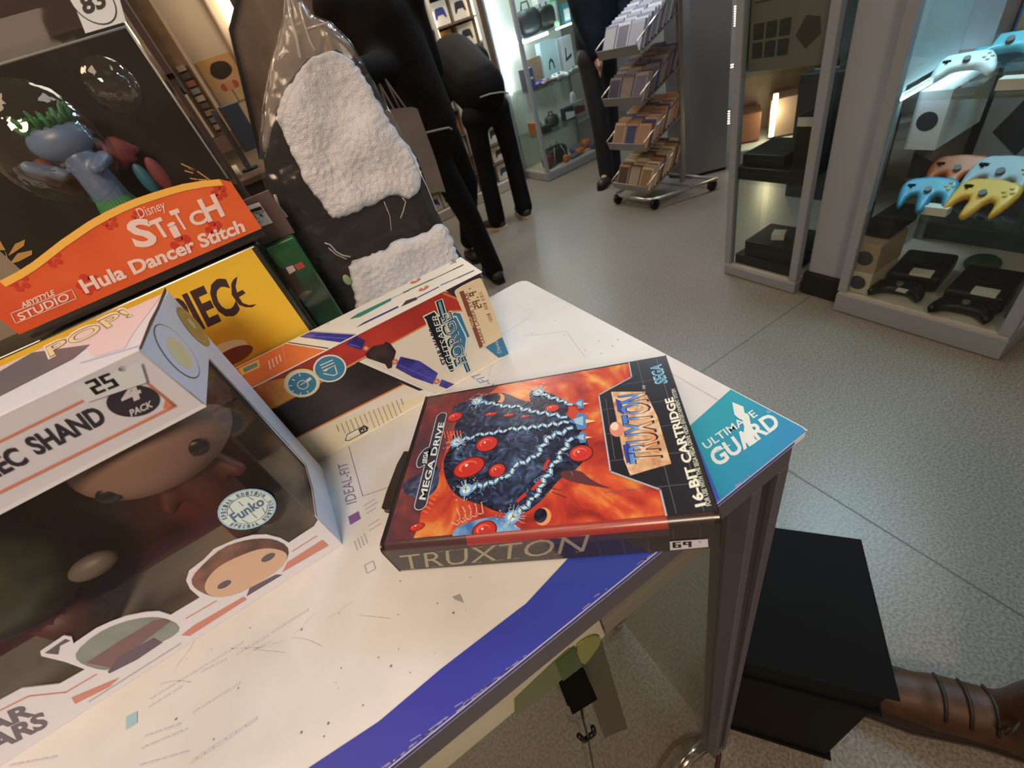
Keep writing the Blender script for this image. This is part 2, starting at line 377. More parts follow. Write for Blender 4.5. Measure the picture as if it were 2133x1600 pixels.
# ------------------------------------------------------------------ glass counter in front
def counter():
    t = thing('glass_display_counter', 'glass display counter with grey metal frame under the white printed mat', 'display counter', (-0.5, 0.255, 0))
    X0, X1, Y0, Y1 = -1.3, 0.186, 0.092, 0.418
    top = T-0.0035
    f = MB()
    for y in (Y0, Y1-0.022): f.b2(X0, X1, y, y+0.022, top-0.030, top, ALUD)
    for x in (X0, X1-0.022): f.b2(x, x+0.022, Y0+.022, Y1-.022, top-0.030, top, ALUD)
    f.build('top_frame', t, bevel=0.0015)
    g = MB(); g.b2(X0+.022, X1-.022, Y0+.022, Y1-.022, top-0.008, top-0.001, GLASS); g.build('top_glass', t)
    for x, y in ((X1-0.034, Y0), (X1-0.034, Y1-0.030), (X0, Y0), (X0, Y1-0.030)):
        p = MB(); p.b2(x, x+0.009, y, y+0.030, 0.03, top-0.03, ALUD); p.b2(x+0.009, x+0.024, y+0.004, y+0.026, 0.03, top-0.03, mat('dark_groove', (0.03, 0.026, 0.026), 0.4))
        p.b2(x+0.024, x+0.034, y, y+0.030, 0.03, top-0.03, ALUD); p.build('post', t, bevel=0.0008)
        q = MB(); q.cyl((x+0.017, y+0.015, 0), (x+0.017, y+0.015, 0.03), 0.014, CHROME, n=16); q.build('foot', t)
    g = MB(); g.b2(X0+.034, X1-.034, Y0+0.016, Y0+0.020, 0.06, top-0.03, GLASSD); g.build('front_glass', t)
    g = MB(); g.b2(X1-0.012, X1-0.008, Y0+.03, Y1-.03, 0.06, top-0.03, GLASSD); g.build('end_glass', t)
    r = MB(); bm_ = mat('beige_rail', seen(176, 154, 122), 0.55, noise_amt=.08, nscale=20)
    r.b2(X0+.034, 0.030, Y0+0.003, Y0+0.009, top-0.063, top-0.0305, bm_)
    r.build('inner_rail', t, bevel=0.001)
    r = MB(); br = mat('brown_ribbed_rail', seen(112, 96, 76), 0.5)
    for k in range(4): r.b2(0.031, .118, Y0+0.003+.0015*(k % 2), Y0+0.009, top-0.0315-.0085*(k+1), top-0.0305-.0085*k, br)
    r.build('slotted_rail', t)
    return t
counter()
# ------------------------------------------------------------------ second counter behind carrying the packs
def back_table():
    t = thing('display_table', 'dark display table behind the glass counter, under the boxes', 'table', (-0.7, 0.6, 0))
    dk = mat('dark_wood', (0.035, 0.022, 0.017), 0.5)
    b = MB(); b.b2(-1.5, 0.13, 0.4225, 0.78, T-0.03, T, dk); b.build('table_top', t, bevel=0.002)
    for x, y in ((-1.45, .46), (.08, .46), (-1.45, .74), (.08, .74)):
        l = MB(); l.b2(x-.02, x+.02, y-.02, y+.02, 0, T-.03, dk); l.build('leg', t)
back_table()
# ------------------------------------------------------------------ printed counter mat
MF = Face((0, 0, T), (1, 0, 0), (0, 1, 0))
def counter_mat():
    X0, X1, Y0, Y1 = -1.25, 0.1905, 0.0885, 0.4200
    r = 0.012; pts = []
    for cx, cy, a in ((X1-.004, Y0+.004, -90), (X1-r, Y1-r, 0), (X0+r, Y1-r, 90), (X0+r, Y0+r, 180)):
        rr = .004 if a == -90 else r
        for k in range(7): t_ = math.radians(a+15*k); pts.append((cx+rr*math.cos(t_), cy+rr*math.sin(t_)))
    board = ramp_noise('worn_white_laminate', [(0.3, seen(205, 182, 160)), (0.5, seen(219, 195, 172)), (0.7, seen(224, 201, 178))], 9, rough=0.38)
    b = MB(); b.prism([(x, y, T-0.0035) for x, y in pts], (0, 0, 0.0033), board)
    o = thing('counter_mat', 'white printed counter mat with blue border and teal corner, scuffed, on the glass counter', 'mat', (0.0, 0.25, T-0.0035))
    b.build('board', o, bevel=0.0003)
    p = Print(MF, base=0.0, rect=(X0, Y0+.0001, X1-.0006, Y1))
    c7 = Q(640, 1100, 2.012); blue = grad_mat('deep_blue_print', (-0.5, 0, 0), (1, 0.2, 0), 0.75, [(0.0, seen(48, 44, 112)), (0.55, seen(52, 50, 132)), (1.0, seen(58, 92, 165))], 0.36)
    inner = [MF.px(q) for q in c7(5, 1005, 300, 810, 560, 590, 885, 340, 915, 318, 1085, 135)]
    # blue border along the near edge, continuing left at the same width
    x0, y0 = inner[0]; inner = [(X0, y0+0.0)]+inner+[MF.px((1300, 1040)), MF.px((1445, 893))]
    p.poly([(X0, Y0), (X1, Y0)]+[MF.px((1445, 893))]+list(reversed(inner[:-1])), blue, 0, px=False)
    c6 = Q(1300, 740, 3.2)
    teal = grad_mat('teal_to_blue_print', (MF.px((1545, 800))[0], MF.px((1545, 800))[1]-.25, 0), (0.35, -1, 0), 0.085,
        [(0.0, seen(24, 140, 142)), (0.45, seen(24, 118, 148)), (0.75, seen(40, 90, 158)), (1.0, seen(44, 78, 156))], 0.36)
    p.poly(c6(760, 185, 1065, 350, 1250, 525, 650, 990, 440, 470), teal, 1)
    wi = mat('white_print', seen(222, 208, 196), 0.4)
    worn = mat('worn_paper_edge', seen(222, 196, 160), 0.7)
    p.poly(c6(1075, 362, 1130, 385, 1185, 430, 1245, 480, 1258, 515, 1235, 525, 1180, 478), worn, 2)
    p.text('ULTIMATE', *c6(548, 630, 892, 402, 516, 588), wi, 2, bold=0.012)
    p.text('GUARD', *c6(618, 748, 1048, 462, 556, 655), wi, 2, bold=0.03)
    p.circ(*c6(963, 380, 980, 380), mat('pale_teal_print', seen(90, 150, 165), .4), 2)
    p.poly(c6(720, 315, 795, 345, 802, 385, 832, 402, 850, 490, 878, 585, 835, 612, 795, 560, 800, 480, 788, 435, 765, 425, 735, 398), wi, 3)
    p.line(c6(705, 600, 590, 660), 0.0006, wi, 3)
    violet = mat('violet_ink', seen(122, 100, 128), 0.5); faint = mat('faint_grey_ink', seen(186, 166, 154), 0.5); fv = mat('faint_violet_ink', seen(200, 179, 168), 0.5)
    c2 = Q(480, 820, 4.444)
    p.text('IDEAL-FIT', *c2(1172, 1002, 1082, 632, 1072, 1030), violet, 1, bold=-0.01)
    p.poly(c2(1090, 1140, 1185, 1090, 1206, 1160, 1110, 1216), mat('purple_ink', seen(124, 82, 122), .5), 1)
    p.line(c2(1095, 490, 1225, 950, 1600, 820), 0.0004, violet, 1)
    for r_ in range(4):
        for k in range(6):
            a = (1150+r_*30-0, 1370-r_*22+0); p.circ(c2(a[0]+k*5, a[1]+k*15)[0], None, GREYI, 1, rad=0.0005, n=6)
    sq = c2(1240, 1590, 1320, 1550, 1345, 1620, 1265, 1665)
    for i in range(4):
        a, b2 = MF.px(sq[i]), MF.px(sq[(i+1) % 4])
        for k in range(4):
            s, e = k/4.0, k/4.0+.14; p.line([(a[0]+(b2[0]-a[0])*s, a[1]+(b2[1]-a[1])*s), (a[0]+(b2[0]-a[0])*e, a[1]+(b2[1]-a[1])*e)], 0.0005, GREYI, 1, px=False)
    for j, (y_, ln) in enumerate(((1040, 60), (1075, 70), (1110, 50), (1225, 60), (1265, 60))):   # greyed small print, too faint to read
        a = c2(1235+j*14, y_, 1235+j*14+ln*1.6, y_-ln); p.line(a, 0.0011, faint, 1)
    p.text('R-FIT', (1038, 806), (996, 776), (1018, 812), mat('blue_grey_ink', seen(110, 120, 150), .5), 1, bold=-.01)
    p.line([(1010, 812), (1040, 700), (1105, 660)], 0.0004, fv, 1)
    p.line([(1395, 775), (1498, 834)], 0.0004, faint, 1); p.line([(1090, 700), (1180, 690), (1220, 745)], 0.0003, faint, 1)
    c4 = Q(0, 1060, 2.807)
    p.poly(c4(738, 1215, 803, 1183, 803, 1252, 738, 1292), mat('pale_teal_ink', seen(158, 176, 168), .5), 1)
    for a, b2, wd in (((1590, 720), (1800, 590), .0016), ((1380, 850), (1560, 745), .0014), ((1180, 950), (1320, 880), .0013), ((880, 1110), (1420, 780), .0013),
                      ((870, 1160), (1060, 1040), .0012), ((1130, 1190), (1400, 1020), .0013), ((1120, 1480), (1510, 1220), .002), ((850, 1330), (1050, 1260), .0012),
                      ((830, 1400), (1090, 1290), .0012), ((820, 1500), (1100, 1420), .001), ((60, 1500), (330, 1450), .0012)):
        # rubbed-off lines of small print: broken dashes
        A, B = c4(*a)[0], c4(*b2)[0]; A, B = Vector(MF.px(A)), Vector(MF.px(B)); L = (B-A).length; k = 0
        while k < L:
            s = random.uniform(.002, .006); p.line([tuple(A+(B-A)*(k/L)), tuple(A+(B-A)*(min(L, k+s)/L))], wd*.75, fv, 1, px=False); k += s+.0016
    dirt = mat('dark_speck', seen(110, 92, 84), .7)
    p.poly([(942, 1244), (958, 1238), (966, 1256), (949, 1250)], mat('scuff', seen(150, 132, 120), .7), 1)
    for k in range(46):
        u, v = random.uniform(250, 1200), random.uniform(1150, 1560)
        p.circ((u, v), None, dirt, 1, rad=random.choice((.00022, .0003, .0004, .0006)), n=7)
    for k in range(12):
        u, v = random.uniform(1060, 1300), random.uniform(620, 740); p.circ((u, v), None, dirt, 1, rad=.0005, n=6)
    sc = mat('fine_scratch', seen(204, 181, 160), .6)
    for k in range(11):
        u = random.uniform(250, 800); v = random.uniform(1250, 1290)+(800-u)*.3; a = random.uniform(-1.2, .2); pts = [(u, v)]
        for _ in range(3): a += random.uniform(-.3, .3); u += 22*math.cos(a); v += 22*math.sin(a); pts.append((u, v))
        p.line(pts, 0.00025, sc, 1)
    # chipped white paper along the near blue edge
    chip = mat('chipped_edge', seen(150, 136, 150), .6)
    for k in range(70):
        x = random.choice((random.uniform(-.13, .16), random.uniform(-.10, -.02))); ln = random.uniform(.0008, .005); y = Y0+random.uniform(.0003, .0012); p.line([(x, y), (x+ln, y)], random.uniform(.0002, .0005), chip, 2, px=False)
    for cx, cy, ln in ((.030, .0020, .003), (-.052, .0025, .004), (-.075, .003, .005), (-.066, .0016, .009), (-.098, .0018, .012)): p.line([(cx, Y0+cy), (cx+ln, Y0+cy*.8)], .0004, chip, 2, px=False)
    e = MB(); e.b2(-1.24, X1-.012, Y0-.00025, Y0-.00002, T-.0033, T-.0003, blue); e.build('blue_edge', o)
    p.build('print', o)
counter_mat()
# ------------------------------------------------------------------ 16-bit game case lying on the mat
def game_case():
    ang = -0.29221-YAW; c, s = math.cos(YAW), math.sin(YAW)
    X, Y = -0.10256*c+0.14785*s, 0.10256*s+0.14785*c
    L, W, H = 0.180, 0.1257, 0.0284
    ux = Vector((math.cos(ang), math.sin(ang), 0)); uy = Vector((-ux.y, ux.x, 0)); o = Vector((X, Y, T)); Z = Vector((0, 0, 1))
    t = thing('game_case', 'black plastic game case with orange and dark blue space cover, lying on the mat', 'game case', tuple(o+ux*L/2+uy*W/2))
    shell = mat('case_plastic', (0.014, 0.012, 0.013), 0.28, coat=0.3)
    r = 0.0045
    def prof(x, k=0.0):      # rounded spine profile, front to back
        pts = [(k, 0.0012), (k, H-r)]
        pts += [(k+r-r*math.cos(a), H-r+r*math.sin(a)) for a in [PI/2*i/8 for i in range(1, 9)]]
        pts += [(W-0.001-k, H), (W-k, H-0.001), (W-k, 0.0012), (W-k-.001, 0.0002), (k+.001, 0.0002)]
        return [o+ux*x+uy*y+Z*z for y, z in pts]
    b = MB(); b.prism(list(reversed(prof(0.0))), ux*L, shell); so = b.build('shell', t, bevel=0.0005)
    seamm = mat('case_seam', (0.004, 0.004, 0.004), 0.6)
    b = MB(); b.prism([o+ux*(-.0002)+uy*y+Z*z for y, z in ((.006, .0145), (W-.002, .0145), (W-.002, .0135), (.006, .0135))], ux*(L+.0004), seamm); b.build('seam', t)
    h = MB(); TF = Face(o+Z*0.006, ux, uy); c6 = Q(760, 720, 2.666)
    hp = [TF.px(q) for q in c6(213, 598, 98, 905, 118, 920, 150, 915, 260, 600)]
    hp = smooth_loop(hp, 1); h.prism([TF.P(x, y, -.002) for x, y in hp], Z*0.004, shell); h.build('hang_tab', t, bevel=0.0004)
    F = Face(o+Z*H, ux, uy); e = 0.0028
    red = ramp_noise('cover_nebula', [(0.28, seen(92, 26, 24)), (0.42, seen(178, 52, 36)), (0.54, seen(206, 74, 42)), (0.66, seen(226, 128, 58)), (0.78, seen(240, 176, 96))], 26, rough=0.22, dist=1.6, detail=6, coat=0.2)
    dkred = ramp_noise('cover_dark_haze', [(0.3, seen(70, 50, 54)), (0.5, seen(104, 52, 50)), (0.7, seen(140, 60, 50))], 30, rough=0.22, dist=1.2, coat=0.2)
    navy = ramp_noise('cover_navy_machinery', [(0.25, seen(26, 22, 30)), (0.45, seen(44, 46, 60)), (0.6, seen(64, 74, 94)), (0.75, seen(108, 122, 138))], 90, rough=0.22, dist=2.2, detail=4, coat=0.2)
    dnavy = ramp_noise('cover_dark_navy', [(0.35, seen(26, 20, 26)), (0.6, seen(46, 48, 66)), (0.8, seen(74, 86, 112))], 120, rough=0.22, dist=2.0, coat=0.2)
    sky = ramp_noise('cover_pale_planet', [(0.35, seen(70, 100, 140)), (0.55, seen(140, 170, 190)), (0.75, seen(214, 212, 200))], 60, rough=0.22, coat=0.2)
    def ink(n, *c): return mat('cover_'+n, seen(*c), 0.27, coat=0.2)
    orb, orbl, orbd, pale, glow, pink = ink('orb_red', 196, 48, 36), ink('orb_light', 232, 92, 62), ink('orb_dark', 96, 22, 22), ink('lightning', 214, 228, 236), ink('glow', 120, 156, 186), ink('spot', 250, 200, 190)
    blk, grid, silver = ink('black', 34, 28, 30), ink('grid_line', 98, 88, 88), ink('silver', 176, 166, 160)
    p = Print(F, step=0.00005, base=0.00012, rect=(e, r*0.8, L-e, W-e))
    full = [(e, r*.8), (L-e, r*.8), (L-e, W-e), (e, W-e)]
    p.poly(full, red, 0, px=False)
    p.poly(c6(350, 285, 760, 210, 700, 260, 560, 420, 470, 480, 420, 700, 330, 820, 300, 1000, 250, 1120, 60, 1140, 80, 1100), dkred, 1)
    inside_ = lambda u, v: ((u-800)/380)**2+((v-600)/280)**2 < 1
    # large dark machine shapes
    p.poly(smooth_loop(c6(600, 300, 760, 250, 900, 320, 1000, 300, 1120, 380, 1210, 480, 1260, 580, 1180, 690, 1090, 730, 1010, 830, 960, 880, 880, 940, 740, 930, 640, 880, 520, 850, 450, 760, 430, 640, 480, 560, 500, 430, 560, 350), 2), dnavy, 2)
    p.poly(smooth_loop(c6(470, 330, 640, 300, 820, 330, 1080, 400, 1120, 440, 980, 440, 700, 450, 520, 440), 2), navy, 3)
    p.poly(smooth_loop(c6(760, 520, 860, 440, 980, 520, 1040, 620, 1000, 720, 900, 760, 820, 880, 720, 900, 690, 800, 720, 660), 2), navy, 3)
    p.poly(smooth_loop(c6(470, 600, 560, 540, 680, 560, 700, 690, 620, 740, 500, 720), 2), navy, 4)
    p.poly(smooth_loop(c6(920, 240, 1060, 270, 1150, 350, 1080, 410, 960, 370, 910, 300), 2), dnavy, 3)
    p.poly(smooth_loop(c6(1080, 700, 1190, 690, 1250, 740, 1300, 770, 1390, 800, 1200, 770, 1100, 740), 1), ink('spike', 92, 46, 44), 3)
    p.poly(smooth_loop(c6(480, 1020, 640, 960, 760, 950, 860, 1010, 900, 1070, 700, 1085, 500, 1100), 2), sky, 3)
    p.poly(smooth_loop(c6(200, 760, 300, 720, 400, 640, 420, 760, 360, 850, 220, 840), 2), navy, 3)
    for cx, cy, ex, c0 in ((990, 950, 1035, 'o'), (740, 300, 775, 'o')):
        p.circ(*c6(cx, cy, ex, cy), ink('orange_limb', 224, 140, 80), 3, ry=1.2); p.circ(*c6(cx-14, cy-5, ex-22, cy-5), dnavy, 4, ry=1.2)
    hl = ink('highlight', 122, 138, 158); rz_ = random.Random(8)
    for k in range(90):
        u, v = rz_.uniform(480, 1180), rz_.uniform(330, 860)
        if not inside_(u, v): continue
        a0 = rz_.uniform(0, 6.28); r0 = rz_.uniform(8, 26); pts = []
        for j in range(5): aa = a0+j*.4; pts += [u+r0*math.cos(aa), v+r0*.7*math.sin(aa)]
        p.line(c6(*pts), rz_.uniform(.0002, .0005), hl if k % 3 else ink('spine_grey', 70, 80, 96), 4)
    # red orbs
    for cx, cy, ex, ey, ry in ((580, 678, 662, 650, .72), (678, 548, 735, 540, .85), (735, 695, 778, 680, .95), (1200, 600, 1262, 590, .85), (1040, 350, 1078, 345, .7), (665, 1030, 728, 1020, .85), (500, 398, 540, 390, .75), (700, 383, 732, 378, .35), (800, 388, 828, 384, .35), (890, 396, 915, 392, .35), (290, 1010, 330, 1000, .5)):
        cc, ee = c6(cx, cy, ex, ey); a, b2 = Vector(F.px(cc)), Vector(F.px(ee)); rr = (a-b2).length; rot = math.atan2((b2-a).y, (b2-a).x)
        p.circ(cc, None, orbd, 5, rad=rr*1.12, ry=ry, rot=rot); p.circ(cc, None, orb, 6, rad=rr, ry=ry, rot=rot)
        q = (a.x-rr*.12, a.y+rr*.15*ry); p.circ(q, None, orbl, 7, px=False, rad=rr*.62, ry=ry*.9, rot=rot)
        q = (a.x-rr*.02, a.y+rr*.02); p.circ(q, None, orb, 8, px=False, rad=rr*.5, ry=ry, rot=rot)
        p.circ((a.x-rr*.2, a.y+rr*.18), None, pink, 9, px=False, rad=rr*.11, n=10)
    # red ribs and small bars
    for k in range(5): x = 480+k*34; p.line(c6(x, 985-k*12, x+42, 1000-k*16, x+50-4*k, 950-k*18, x+30, 905-k*8), .0007, ink('rib', 224, 150, 120), 6)
    for k in range(6): p.line(c6(398-k*14, 800+k*24, 420-k*14, 812+k*24), .0012, orbl, 6)
    for k in range(6): p.line(c6(440+k*18, 480-k*1, 448+k*18, 515), .0008, orbl, 6)
    for a in ((1020, 640, 995, 690), (990, 735, 935, 800), (890, 830, 850, 865)): p.line(c6(*a), .0022, orb, 6)
    rnd = random.Random(3)
    def bolt(pts, wd=.0009):
        q = [Vector(F.px(x)) for x in pts]; out = []
        for i in range(len(q)-1):
            d = q[i+1]-q[i]; n = Vector((-d.y, d.x)).normalized(); m_ = max(3, int(d.length/.0032))
            for k in range(m_): out.append(q[i]+d*(k/m_)+n*((-1)**k)*rnd.uniform(.0006, .0018))
        out.append(q[-1]); tp = [tuple(v) for v in out]
        p.line(tp, wd*2.6, glow, 10, px=False); p.line(tp, wd, pale, 11, px=False)
        for v in out[1:-1:2]:
            a = v; br = [tuple(a)]
            for _ in range(3): a = a+Vector((rnd.uniform(-.0028, .0028), rnd.uniform(-.0028, .0028))); br.append(tuple(a))
            p.line(br, .0003, glow, 10, px=False)
    S = [(625, 312), (510, 540), (565, 805), (820, 955), (965, 262)]
    bolt(c6(625, 312, 860, 350, 1000, 380, 1120, 400)); bolt(c6(510, 540, 640, 500, 820, 470, 1130, 430)); bolt(c6(565, 805, 780, 740, 860, 660, 960, 620, 1010, 520, 1150, 460), .0011)
    bolt(c6(820, 955, 950, 850, 1000, 740, 1060, 660, 1100, 590, 1150, 520), .0011); bolt(c6(965, 262, 1060, 300, 1150, 330))
    for cx, cy in S:
        cc = c6(cx, cy)[0]; a = F.px(cc)
        p.circ(cc, None, glow, 12, rad=.0042); p.circ(cc, None, pale, 13, rad=.0026)
        for k in range(46):
            t_, rr = rnd.uniform(0, 6.28), rnd.uniform(.003, .0095); p.circ((a[0]+rr*math.cos(t_), a[1]+rr*math.sin(t_)), None, pale if k % 2 else glow, 12, px=False, rad=rnd.uniform(.00015, .0004), n=6)
        for k in range(9):
            t_ = rnd.uniform(0, 6.28); p.line([a, (a[0]+.0075*math.cos(t_), a[1]+.0075*math.sin(t_))], .00022, pale, 13, px=False)
    # three little craft with orange exhausts
    for cx, cy, k in ((1195, 328, .7), (1195, 425, 1.2), (1205, 515, .8)):
        p.poly(c6(cx-60*k, cy, cx-20*k, cy-14*k, cx-10*k, cy-40*k, cx+30*k, cy-32*k, cx+35*k, cy, cx+30*k, cy+34*k, cx-10*k, cy+40*k, cx-20*k, cy+12*k), ink('craft_blue', 84, 116, 150), 13)
        p.poly(c6(cx-30*k, cy-10*k, cx+15*k, cy-24*k, cx+15*k, cy+20*k, cx-20*k, cy+10*k), ink('craft_light', 150, 176, 196), 14)
        p.poly(c6(cx+28*k, cy-9*k, cx+75*k, cy-2, cx+28*k, cy+9*k), ink('exhaust', 246, 190, 120), 14)
    p.line(c6(1040, 795, 1090, 805), .0004, dnavy, 5); p.line(c6(1040, 815, 1120, 845), .0004, dnavy, 5)
    # black gridded title panel
    pan = c6(1465, 90, 1482, 180, 1300, 280, 1365, 705, 1640, 805, 1685, 990)
    q = [F.px(x) for x in pan]; q[0] = (q[0][0], W-e); pl = q+[(q[-1][0], r*.8), (L-e, r*.8), (L-e, W-e)]
    p.poly(pl, blk, 14, px=False)
    for k in range(1, 6):
        y = W*k/6.2; p.line([(F.px(c6(1330, 500)[0])[0]-.004+.02*(abs(k-2.6) > 1.7), y), (L-e, y)], .00035, grid, 15, px=False)
    for k in range(4): x = q[2][0]+.004+k*.0125; p.line([(x, r if k > 1 else W*.33), (x, W-e if k > 1 else W*.72)], .00035, grid, 15, px=False)
    p.line(q, .0009, silver, 16, px=False)
    plaq = ramp_noise('cover_parchment', [(0.3, seen(176, 110, 70)), (0.5, seen(216, 158, 108)), (0.7, seen(236, 194, 150))], 120, rough=.22, dist=1.0, coat=.2)
    p.poly(c6(1368, 262, 1558, 262, 1625, 400, 1702, 662, 1600, 690, 1475, 728, 1440, 640, 1400, 420), plaq, 17)
    p.poly(c6(1392, 300, 1425, 315, 1440, 390, 1405, 372), ink('banner_blue', 52, 62, 128), 18); p.poly(c6(1432, 560, 1470, 545, 1492, 640, 1455, 662), ink('banner_blue', 52, 62, 128), 18)
    p.circ(*c6(1400, 470, 1440, 470), ink('medallion', 214, 128, 96), 18, ry=1.45); p.circ(*c6(1388, 455, 1410, 455), ink('medallion_light', 240, 190, 160), 19, ry=1.4)
    lt = grad_mat('cover_title_letters', F.px(c6(1430, 600)[0])+(0,), (1, 0, 0), 0.021, [(0, seen(80, 118, 170)), (.35, seen(134, 160, 190)), (.5, seen(226, 190, 150)), (1, seen(220, 140, 84))], .22, coat=.2)
    # gradient is laid along the lettering's own height
    t0, t1 = F.px(c6(1470, 640)[0]), F.px(c6(1600, 640)[0])
    nd = [n for n in lt.node_tree.nodes if n.type == 'VECT_MATH']
    base = wloc(t); g0 = F.P(t0[0], t0[1])-base; d = (ux*(t1[0]-t0[0])+uy*(t1[1]-t0[1]))
    nd[0].inputs[1].default_value = g0; nd[1].inputs[1].default_value = d.normalized()/d.length
    p.text('TRUXTON', *c6(1655, 652, 1560, 268, 1478, 664), ink('title_shadow', 40, 30, 46), 20, bold=.035)
    p.text('TRUXTON', *c6(1648, 655, 1553, 272, 1478, 664), lt, 21, bold=.012)
    tx = ink('cover_white', 232, 216, 176)
    p.text('TM', *c6(1562, 247, 1558, 228, 1545, 248), tx, 18)
    p.text('16-BIT CARTRIDGE', *c6(1892, 893, 1708, 292, 1838, 905), tx, 18, bold=.035)
    p.text('FOR USE WITH THE SEGA MEGA DRIVE VIDEO ENTERTAINMENT SYSTEM', *c6(1924, 893, 1722, 245, 1898, 899), ink('cover_cream', 206, 190, 158), 18, bold=.02)
    p.text('SEGA', *c6(1680, 214, 1644, 108, 1616, 222), ink('logo_outline', 150, 190, 206), 18, bold=.05)
    p.text('SEGA', *c6(1676, 212, 1641, 111, 1620, 219), ink('logo_blue', 62, 112, 150), 19, bold=-.01)
    # rounded badge with the console's name
    def caps(a, b2, w0, m, l, bulge=0):
        A, B = Vector(F.px(a)), Vector(F.px(b2)); d = (B-A).normalized(); n = Vector((-d.y, d.x)); pts = []
        for k in range(9): t_ = PI/2+PI*k/8; pts.append(A+(d*math.cos(t_)+n*math.sin(t_))*w0)
        for k in range(9): t_ = -PI/2+PI*k/8; pts.append(B+(d*math.cos(t_)+n*math.sin(t_))*w0)
        p.poly([tuple(v) for v in pts], m, l, px=False)
    a, b2 = c6(313, 885, 428, 398); ring, bad = ink('badge_rim', 190, 182, 176), ink('badge_dark', 56, 48, 54)
    cc = c6(330, 625)[0]
    p.circ(cc, None, ring, 14, rad=.0086, ry=.52, rot=math.radians(80)); caps(a, b2, .0042, ring, 14)
    p.circ(cc, None, bad, 15, rad=.0080, ry=.48, rot=math.radians(80)); caps(a, b2, .0036, bad, 15)
    p.text('MEGA DRIVE', *c6(338, 862, 443, 432, 304, 858), ink('badge_letters', 214, 206, 200), 16, bold=.02)
    p.text('SEGA', *c6(346, 660, 356, 592, 322, 658), ink('badge_letters', 214, 206, 200), 16, bold=.03)
    p.build('cover_print', t)
    # ink on the rounded spine fold and spine
    fold = MB(); xs = q[-1][0]
    fr = ink('fold_red', 150, 52, 44); fk = ink('fold_black', 52, 40, 40); fl = ink('fold_dark_red', 74, 44, 42)
    for x0, x1, m in ((e, .052, fl), (.052, xs, fr), (xs, L-e, fk)):
        ps = []
        for i in range(11):
            a_ = PI/2*i/10; ps.append((r-(r+.0002)*math.cos(a_), H-r+(r+.0002)*math.sin(a_)))
        vs = [o+ux*x+uy*y+Z*z for x in (x0, x1) for y, z in ps]; k = len(ps)
        fold.add(vs, [(i, k+i, k+i+1, i+1) for i in range(k-1)], m, True)
    fold.build('spine_fold', t)
    S_ = Face(o+Z*0, ux, Z); sp = Print(S_, step=.00005, base=.0002)
    spm = ink('spine_dark', 40, 29, 28); spr = ink('spine_brown', 64, 42, 40)
    sp.poly([(e, .0022), (L-e, .0022), (L-e, H-r), (e, H-r)], spm, 0, px=False)
    sp.poly([(.052, H-r-.006), (xs, H-r-.006), (xs, H-r), (.052, H-r)], spr, 1, px=False)
    for k in range(14): x = .008+k*.0125; sp.line([(x, .0022), (x, H-r)], .0003, ink('spine_grid', 74, 60, 58), 1, px=False)
    tl = ink('spine_gold_letters', 150, 128, 96)
    # wide serif capitals on the spine
    a, b2, c_ = c6(212, 1243, 1216, 1140, 192, 1163); sp.text('TRUXTON', a, b2, c_, tl, 2, bold=-.004)
    A, B, Cc = [Vector(S_.px(v)) for v in (a, b2, c_)]; up = Cc-A; rt_ = (B-A)
    for fx in (0.06, .19, .235, .295, .345, .43, .45, .53, .565, .655, .865, .975):
        for fy in (0, 1):
            if fx in (.06, .655) and fy == 1: continue
            cc = A+rt_*fx+up*(fy*.95+.02); sp.line([tuple(cc-rt_*.016), tuple(cc+rt_*.016)], .0005, tl, 3, px=False)
    sp.build('spine_print', t)
    st = Print(S_, step=.00006, base=.0006); pap = mat('sticker_paper', seen(206, 186, 180), .5)
    st.poly(c6(1692, 1082, 1902, 1068, 1906, 1112, 1694, 1131), pap, 0)
    seg_digits(st, '69', *c6(1708, 1118, 1822, 1112, 1706, 1086), BLACKI, 1, w=.3)
    st.text('€', *c6(1852, 1090, 1868, 1089, 1851, 1078), GREYI, 1); st.build('price_sticker', t, label='white price sticker reading 69')
game_case()
